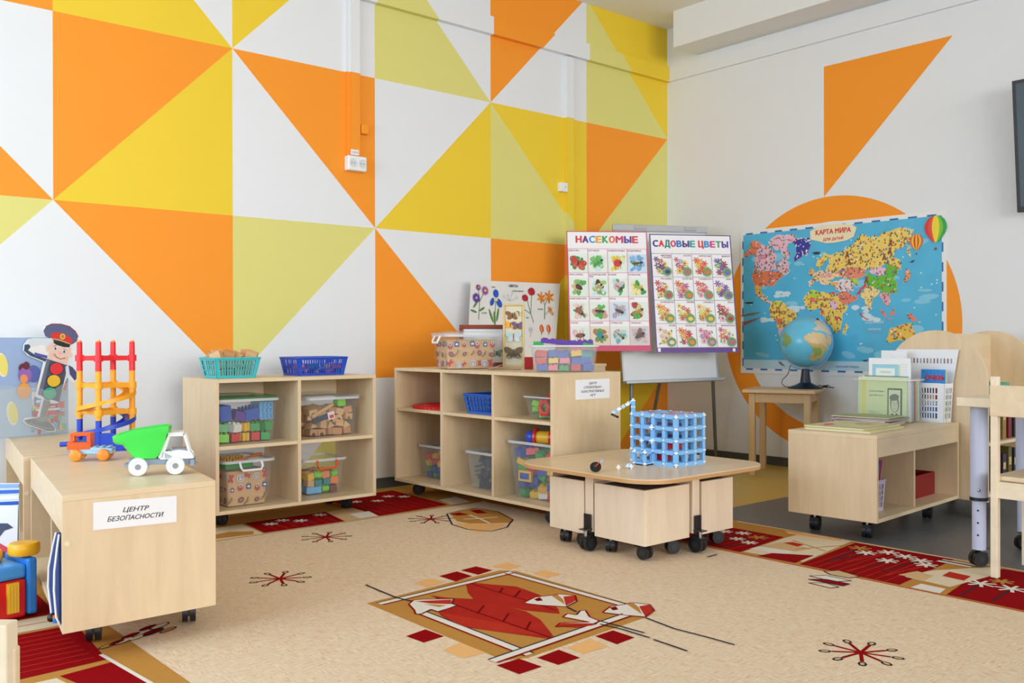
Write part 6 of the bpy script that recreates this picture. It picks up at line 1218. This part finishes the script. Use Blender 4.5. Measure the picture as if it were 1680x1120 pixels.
for k, (cv, th, lb) in enumerate((('C9A44A', .006, 'thin ochre book at the bottom of the book pile'), ('EDE6DA', .005, 'thin white magazine second from the bottom of the pile'), ('2F5AA8', .006, 'blue edged magazine in the middle of the book pile'), ('D8DCE8', .005, 'pale magazine above the blue edged one in the pile'), ('C6202A', .006, 'red spined book in the upper half of the pile'), ('4A6A50', .004, 'thin dark green booklet below the top of the pile'), ('B8B890', .005, 'patterned booklet on top of the book pile'))):
    book('magazine' if k else 'book', lb, (-1.318+rr.uniform(-.008, .008), -2.32+rr.uniform(-.012, .012), zz), (.19, .27, th), .06+rr.uniform(-.09, .09), cv, art=(lambda a: a.rect(-.08, -.12, .08, .12, M('9AA878', .5, v=.35, sc=25), 1)) if k == 6 else None); zz += th+.0002
bx = (-1.130, -2.312, zc); bin_('document_bin', 'clear bin of upright booklets and folders on the book cabinet', 'bin', bx, H2+.05, .27, .135, .205, .022, bead=.006, rw=.008, body=CLEAR('F2F6F8', .07))
def upright(name, label, x, y, w_, h_, th, base, art=None, lean=.0, cat='booklet', z=zc+.004, rz=0):
    ex_ = V((math.sin(rz), -math.cos(rz), 0)); ey_ = Matrix.Rotation(lean, 3, ex_) @ V((0, 0, 1)); a = Art((0, 0, 0), ex_, ey_, .0005); a.slab(0, 0, w_, h_, th, base)
    if art: art(a)
    return tag(a.build(name, loc=(x, y, z), fix=False), label, cat)
INK = M('5A6258', .6)
def gb(a):
    a.rect(.018, .002, .040, .19, M('E2DE7A', .5), 1)
    for k in range(16): a.ell(.008, .012+k*.011, .0016, .0016, M('8A9080', .5), 1, 0, 6)
    a.text('«Сергей Есенин –', .098, .138, .0085, INK, w=.082, k=2, shear=.2); a.text('русский поэт»', .094, .118, .0085, INK, w=.072, k=2, shear=.2)
    for k in range(4): a.line([(.055, .035+k*.004), (.12-k*.01, .035+k*.004)], .0012, M('A8B898', .5), 2)
    a.rect(.150, .015, .222, .158, M('3A5A3A', .5, v=.4, sc=60), 1); a.rect(.156, .015, .214, .150, M('DDE4BC', .5), 2)
    a.ell(.186, .085, .022, .042, INK, 3, .05, 18); a.ell(.186, .078, .017, .033, M('D2DAB6', .5), 4, .05, 18); a.ell(.184, .115, .024, .016, M('6A7464', .6, v=.3, sc=90), 5, .2, 12)
    for dx in (-.007, .007): a.ell(.187+dx, .088, .0032, .0018, INK, 6)
    a.line([(.187, .088), (.188, .073), (.185, .072)], .0012, INK, 6); a.line([(.182, .062), (.191, .062)], .0016, INK, 6); a.poly([(.165, .03), (.186, .048), (.208, .03), (.20, .026), (.172, .026)], INK, 4); a.poly([(.176, .04), (.186, .046), (.196, .04), (.186, .03)], M('E6EACC', .5), 5)
upright('booklet', 'pale green booklet with a portrait at the front of the clear document bin', -1.184, -2.187, .245, .208, .003, M('D8E8B0', .4), gb, -.02)
def comb(a):
    for k in range(36): a.ell(.012+k*.0062, .213, .0018, .0045, M('3A4438', .5), 2, -.4, 6)
upright('spiral_notebook', 'comb bound notebook directly behind the green booklet', -1.172, -2.205, .235, .214, .006, M('E6EEF0', .4), comb)
def cert(a): a.rect(.018, .05, .150, .270, M('9ED4E6', .4), 1); a.rect(.036, .06, .132, .252, M('EAF4EC', .4, v=.05), 2); a.line([(.06, .235), (.11, .235)], .0012, INK, 3); a.line([(.055, .23), (.115, .23)], .001, INK, 3); [a.line([(.16, .27-k*.012), (.195, .27-k*.012)], .001, M('A8B0B8', .5), 3) for k in range(5)]; a.rect(.150, .05, .158, .268, M('D8E0B0', .5), 1)
upright('paper_sheet', 'white sheet with a light blue certificate border behind the notebook', -1.150, -2.225, .210, .300, .002, M('F2F6F8', .4), cert)
for k, (cv, y_) in enumerate((('E8D8D0', 0), ('B8D0E0', .0), ('C86A5A', 0), ('C8D890', 0), ('E6E6E8', 0))):
    upright('folder', '%s folder standing inside the clear document bin' % ('cream', 'pale blue', 'brick red', 'lime green', 'light grey')[k], -1.137+k*.018, -2.205, .225, .185+.004*k, .006, M(cv, .5), cat='folder')
# white holder with a tall slotted back
t = thing('file_basket', 'white slotted file basket with a tall back against the round topped display', 'basket', (-.992, -2.435, zc)); WB_ = M('F0F2F6', .35)
q = MB(); bw, bd, bh = .20, .075, .185; fl = .016
def cn(sx, sy, f): return V((sx*(bd+fl*f)/2, sy*(bw+fl*f)/2, bh*f))
for a_, b_, n, nr in (((-1, 1), (-1, -1), 11, (1, 0, 0)), ((-1, -1), (1, -1), 5, (0, 1, 0)), ((1, -1), (1, 1), 8, (-1, 0, 0)), ((1, 1), (-1, 1), 5, (0, -1, 0))):
    S_ = lambda u_, f: cn(*a_, f).lerp(cn(*b_, f), u_)
    rb = lambda u0, u1, f0, f1: q.prism([S_(u0, f0), S_(u1, f0), S_(u1, f1), S_(u0, f1)], V(nr)*.002, WB_)
    rb(0, 1, 0, .10); rb(0, 1, .88, 1); rb(0, .16, .1, .88); rb(.84, 1, .1, .88)
    for r_ in range(1, 5): f = .1+.78*r_/5; rb(.16, .84, f-.022, f+.022)
    for k in range(n-1): u_ = .16+.68*(k+1)/n; rb(u_-.22*.68/n, u_+.22*.68/n, .1, .88)
q.prism([cn(-1, -1, 0), cn(1, -1, 0), cn(1, 1, 0), cn(-1, 1, 0)], (0, 0, .002), WB_); q.build('body', t)
q = MB(); X = .040; q.prism([(X, .14, .185), (X, -.108, .185), (X, -.135, .345), (X, .17, .345)], (.0025, 0, 0), WB_); q.build('back_plate', t)
a = Art((X-.0006, .16, .19), (0, -1, 0), (0, 0, 1), .0004)
for k in range(13): a.rect(.06+k*.0165, .088, .066+k*.0165, .112, M('8E6A62' if k % 3 else '9AA2AA', .6), 1)
a.build('slots', t, fix=False)
def mk(a): a.text('1', .07, .305, .008, INK, k=2); a.text('КАРТА', .06, .295, .004, INK, k=2); a.rect(.0, .0, .001, .001, INK, 1)
upright('paper_sheet', 'blank white sheet with a tiny heading, tallest paper behind the blue bordered one', -1.030, -2.225, .13, .335, .001, M('F2F3F8', .4), lambda a: (a.line([(.062, .300), (.062, .306)], .0012, INK, 2), a.line([(.048, .294), (.064, .294)], .0012, INK, 2)), cat='paper')
def okf(a):
    a.rect(0, 0, .118, .247, M('2F8AD8', .35), 1); a.text('ОЧКИ', .062, .196, .024, M('C8202A', .4), w=.084, k=3, bold=.05)
    for k in range(6): a.ell(.012+k*.018, .233-.004*(k % 2), .0022, .0022, M('1E3A8A', .5), 2, 0, 6)
    a.ell(.108, .205, .005, .005, M('1E3A8A', .5), 2); a.rect(.006, .08, .096, .182, M('E8ECF4', .4), 2); a.poly([(.006, .160), (.05, .168), (.07, .155), (.05, .10), (.006, .11)], M('1E2A50', .4), 3); a.rect(.068, .10, .10, .165, M('C8202A', .4), 4); a.rect(.080, .10, .086, .182, M('F0F0F0', .4), 5); a.ell(.04, .115, .02, .012, M('E8A03A', .4), 5); a.rect(.118, .0, .124, .244, M('D8D8A0', .5), 1)
upright('workbook', 'blue workbook with red lettering in the white file basket', -1.012, -2.418, .106, .247, .006, M('2F8AD8', .35), okf, cat='workbook', z=zc+.003)
# inside the book cabinet
Cf = lambda a_, b_: (-1.820+cF*a_-sF*b_, -2.625+sF*a_+cF*b_)
x, y = Cf(.69, .20); t = thing('open_box', 'dark red open box in the right compartment of the book cabinet', 'box', (x, y, .1062), .0635); DR = M('8E1418', .5)
q = MB(); L, W_, H_ = .30, .20, .105
for x0, x1, y0, y1 in ((-L/2, L/2, -W_/2, -W_/2+.004), (-L/2, L/2, W_/2-.004, W_/2), (-L/2, -L/2+.004, -W_/2+.004, W_/2-.004), (L/2-.004, L/2, -W_/2+.004, W_/2-.004)): q.b(x0, x1, y0, y1, .004, H_, DR)
q.b(-L/2, L/2, -W_/2, W_/2, 0, .004, DR); q.build('body', t)
x, y = Cf(.155, .155); basket('magazine_basket', 'lilac white slotted basket in the left compartment of the book cabinet', (x, y, .1062), .0635, .16, .15, .135, M('D8CCE2', .4), .016, 9, 9, 4)
for k, (h_, cl, w__) in enumerate((('D87A8A', 'pink', .24), ('4A6AC0', 'blue', .235), ('C8D0E8', 'pale lilac', .22))):
    a = Art((0, 0, 0), (0, 1, 0), V((.16+.10*(2-k)*.6, 0, 1)), .0005); a.slab(0, 0, .13, .215-.004*k, .005, M(h_, .45, v=.2, sc=18)); x, y = Cf(.150+.016*(2-k), .085)
    tag(a.build('magazine', loc=(x, y, .112), fix=False), '%s magazine leaning out of the lilac basket' % cl, 'magazine')
x, y = Cf(.115, .098); q = MB(); q.b(-.010, .010, 0, .10, 0, .175, M('A8202A', .45)); q.b(-.0105, .008, -.001, .0, .02, .14, M('C8C8B0', .5, v=.4, sc=70)); tag(q.build('book', loc=(x, y, .1115)), 'small red edged book in the lilac basket', 'book')
# in the arched display
t = thing('small_box', 'teal plastic box of odds and ends on the upper shelf of the arched display', 'box', (-.70, -2.58, .5765), 0); TE = M('3FA88E', .4)
q = MB(); L, W_, H_ = .22, .15, .055
for x0, x1, y0, y1 in ((-L/2, L/2, -W_/2, -W_/2+.003), (-L/2, L/2, W_/2-.003, W_/2), (-L/2, -L/2+.003, -W_/2+.003, W_/2-.003), (L/2-.003, L/2, -W_/2+.003, W_/2-.003)): q.b(x0, x1, y0, y1, .003, H_, TE)
q.b(-L/2, L/2, -W_/2, W_/2, 0, .003, TE)
for k in range(6): q.b(-L/2-.0015, -L/2, -.065+k*.024, -.058+k*.024, .004, H_, M('2F8A74', .4))
q.build('body', t); rr = random.Random(8)
for k in range(9):
    c_ = ['C9A45A', '5A7A3A', 'E4DCC8', '8A5A3A'][k % 4]; q = MB(); q.sphere((0, 0, .018), .018, M(c_, .6, v=.2, sc=40), 8, (1.3, .8, .9))
    tag(q.build('toy_vegetable', loc=(-.78+.04*(k % 5), -2.61+.05*(k//5), .608+.004*(k % 3)), rz=k), '%s odd shaped piece, %s, %s row, heaped in the teal box' % (['tan', 'green', 'cream', 'brown'][k % 4], ORD[k % 5], ('front', 'back')[k//5]), 'toy', 'pieces heaped in the teal box')
cols = ['7A1E28', '2A2A30', '4A3A28', '8A2A2A', '3A2A48', '6A5A2A', '28323E', '9A7A3A']
for r_, z in enumerate((.1165, .3565)):
    for k in range(7):
        h_ = .165+.02*((k*3) % 4)/2; q = MB(); q.b(-.019, .019, -.07, .07, 0, h_, M(cols[(k+r_*3) % 8], .5, v=.35, sc=30)); q.b(-.015, .015, -.0708, -.07, h_*.55, h_*.75, M('C8B070', .5)); 
        tag(q.build('book', loc=(-.885+k*.066*1.0, -2.575, z)), 'dark spined book, %s on the %s shelf of the arched display' % (ORD[k], ('lowest', 'middle')[r_]), 'book', 'books on the %s shelf of the arched display' % ('lowest', 'middle')[r_])
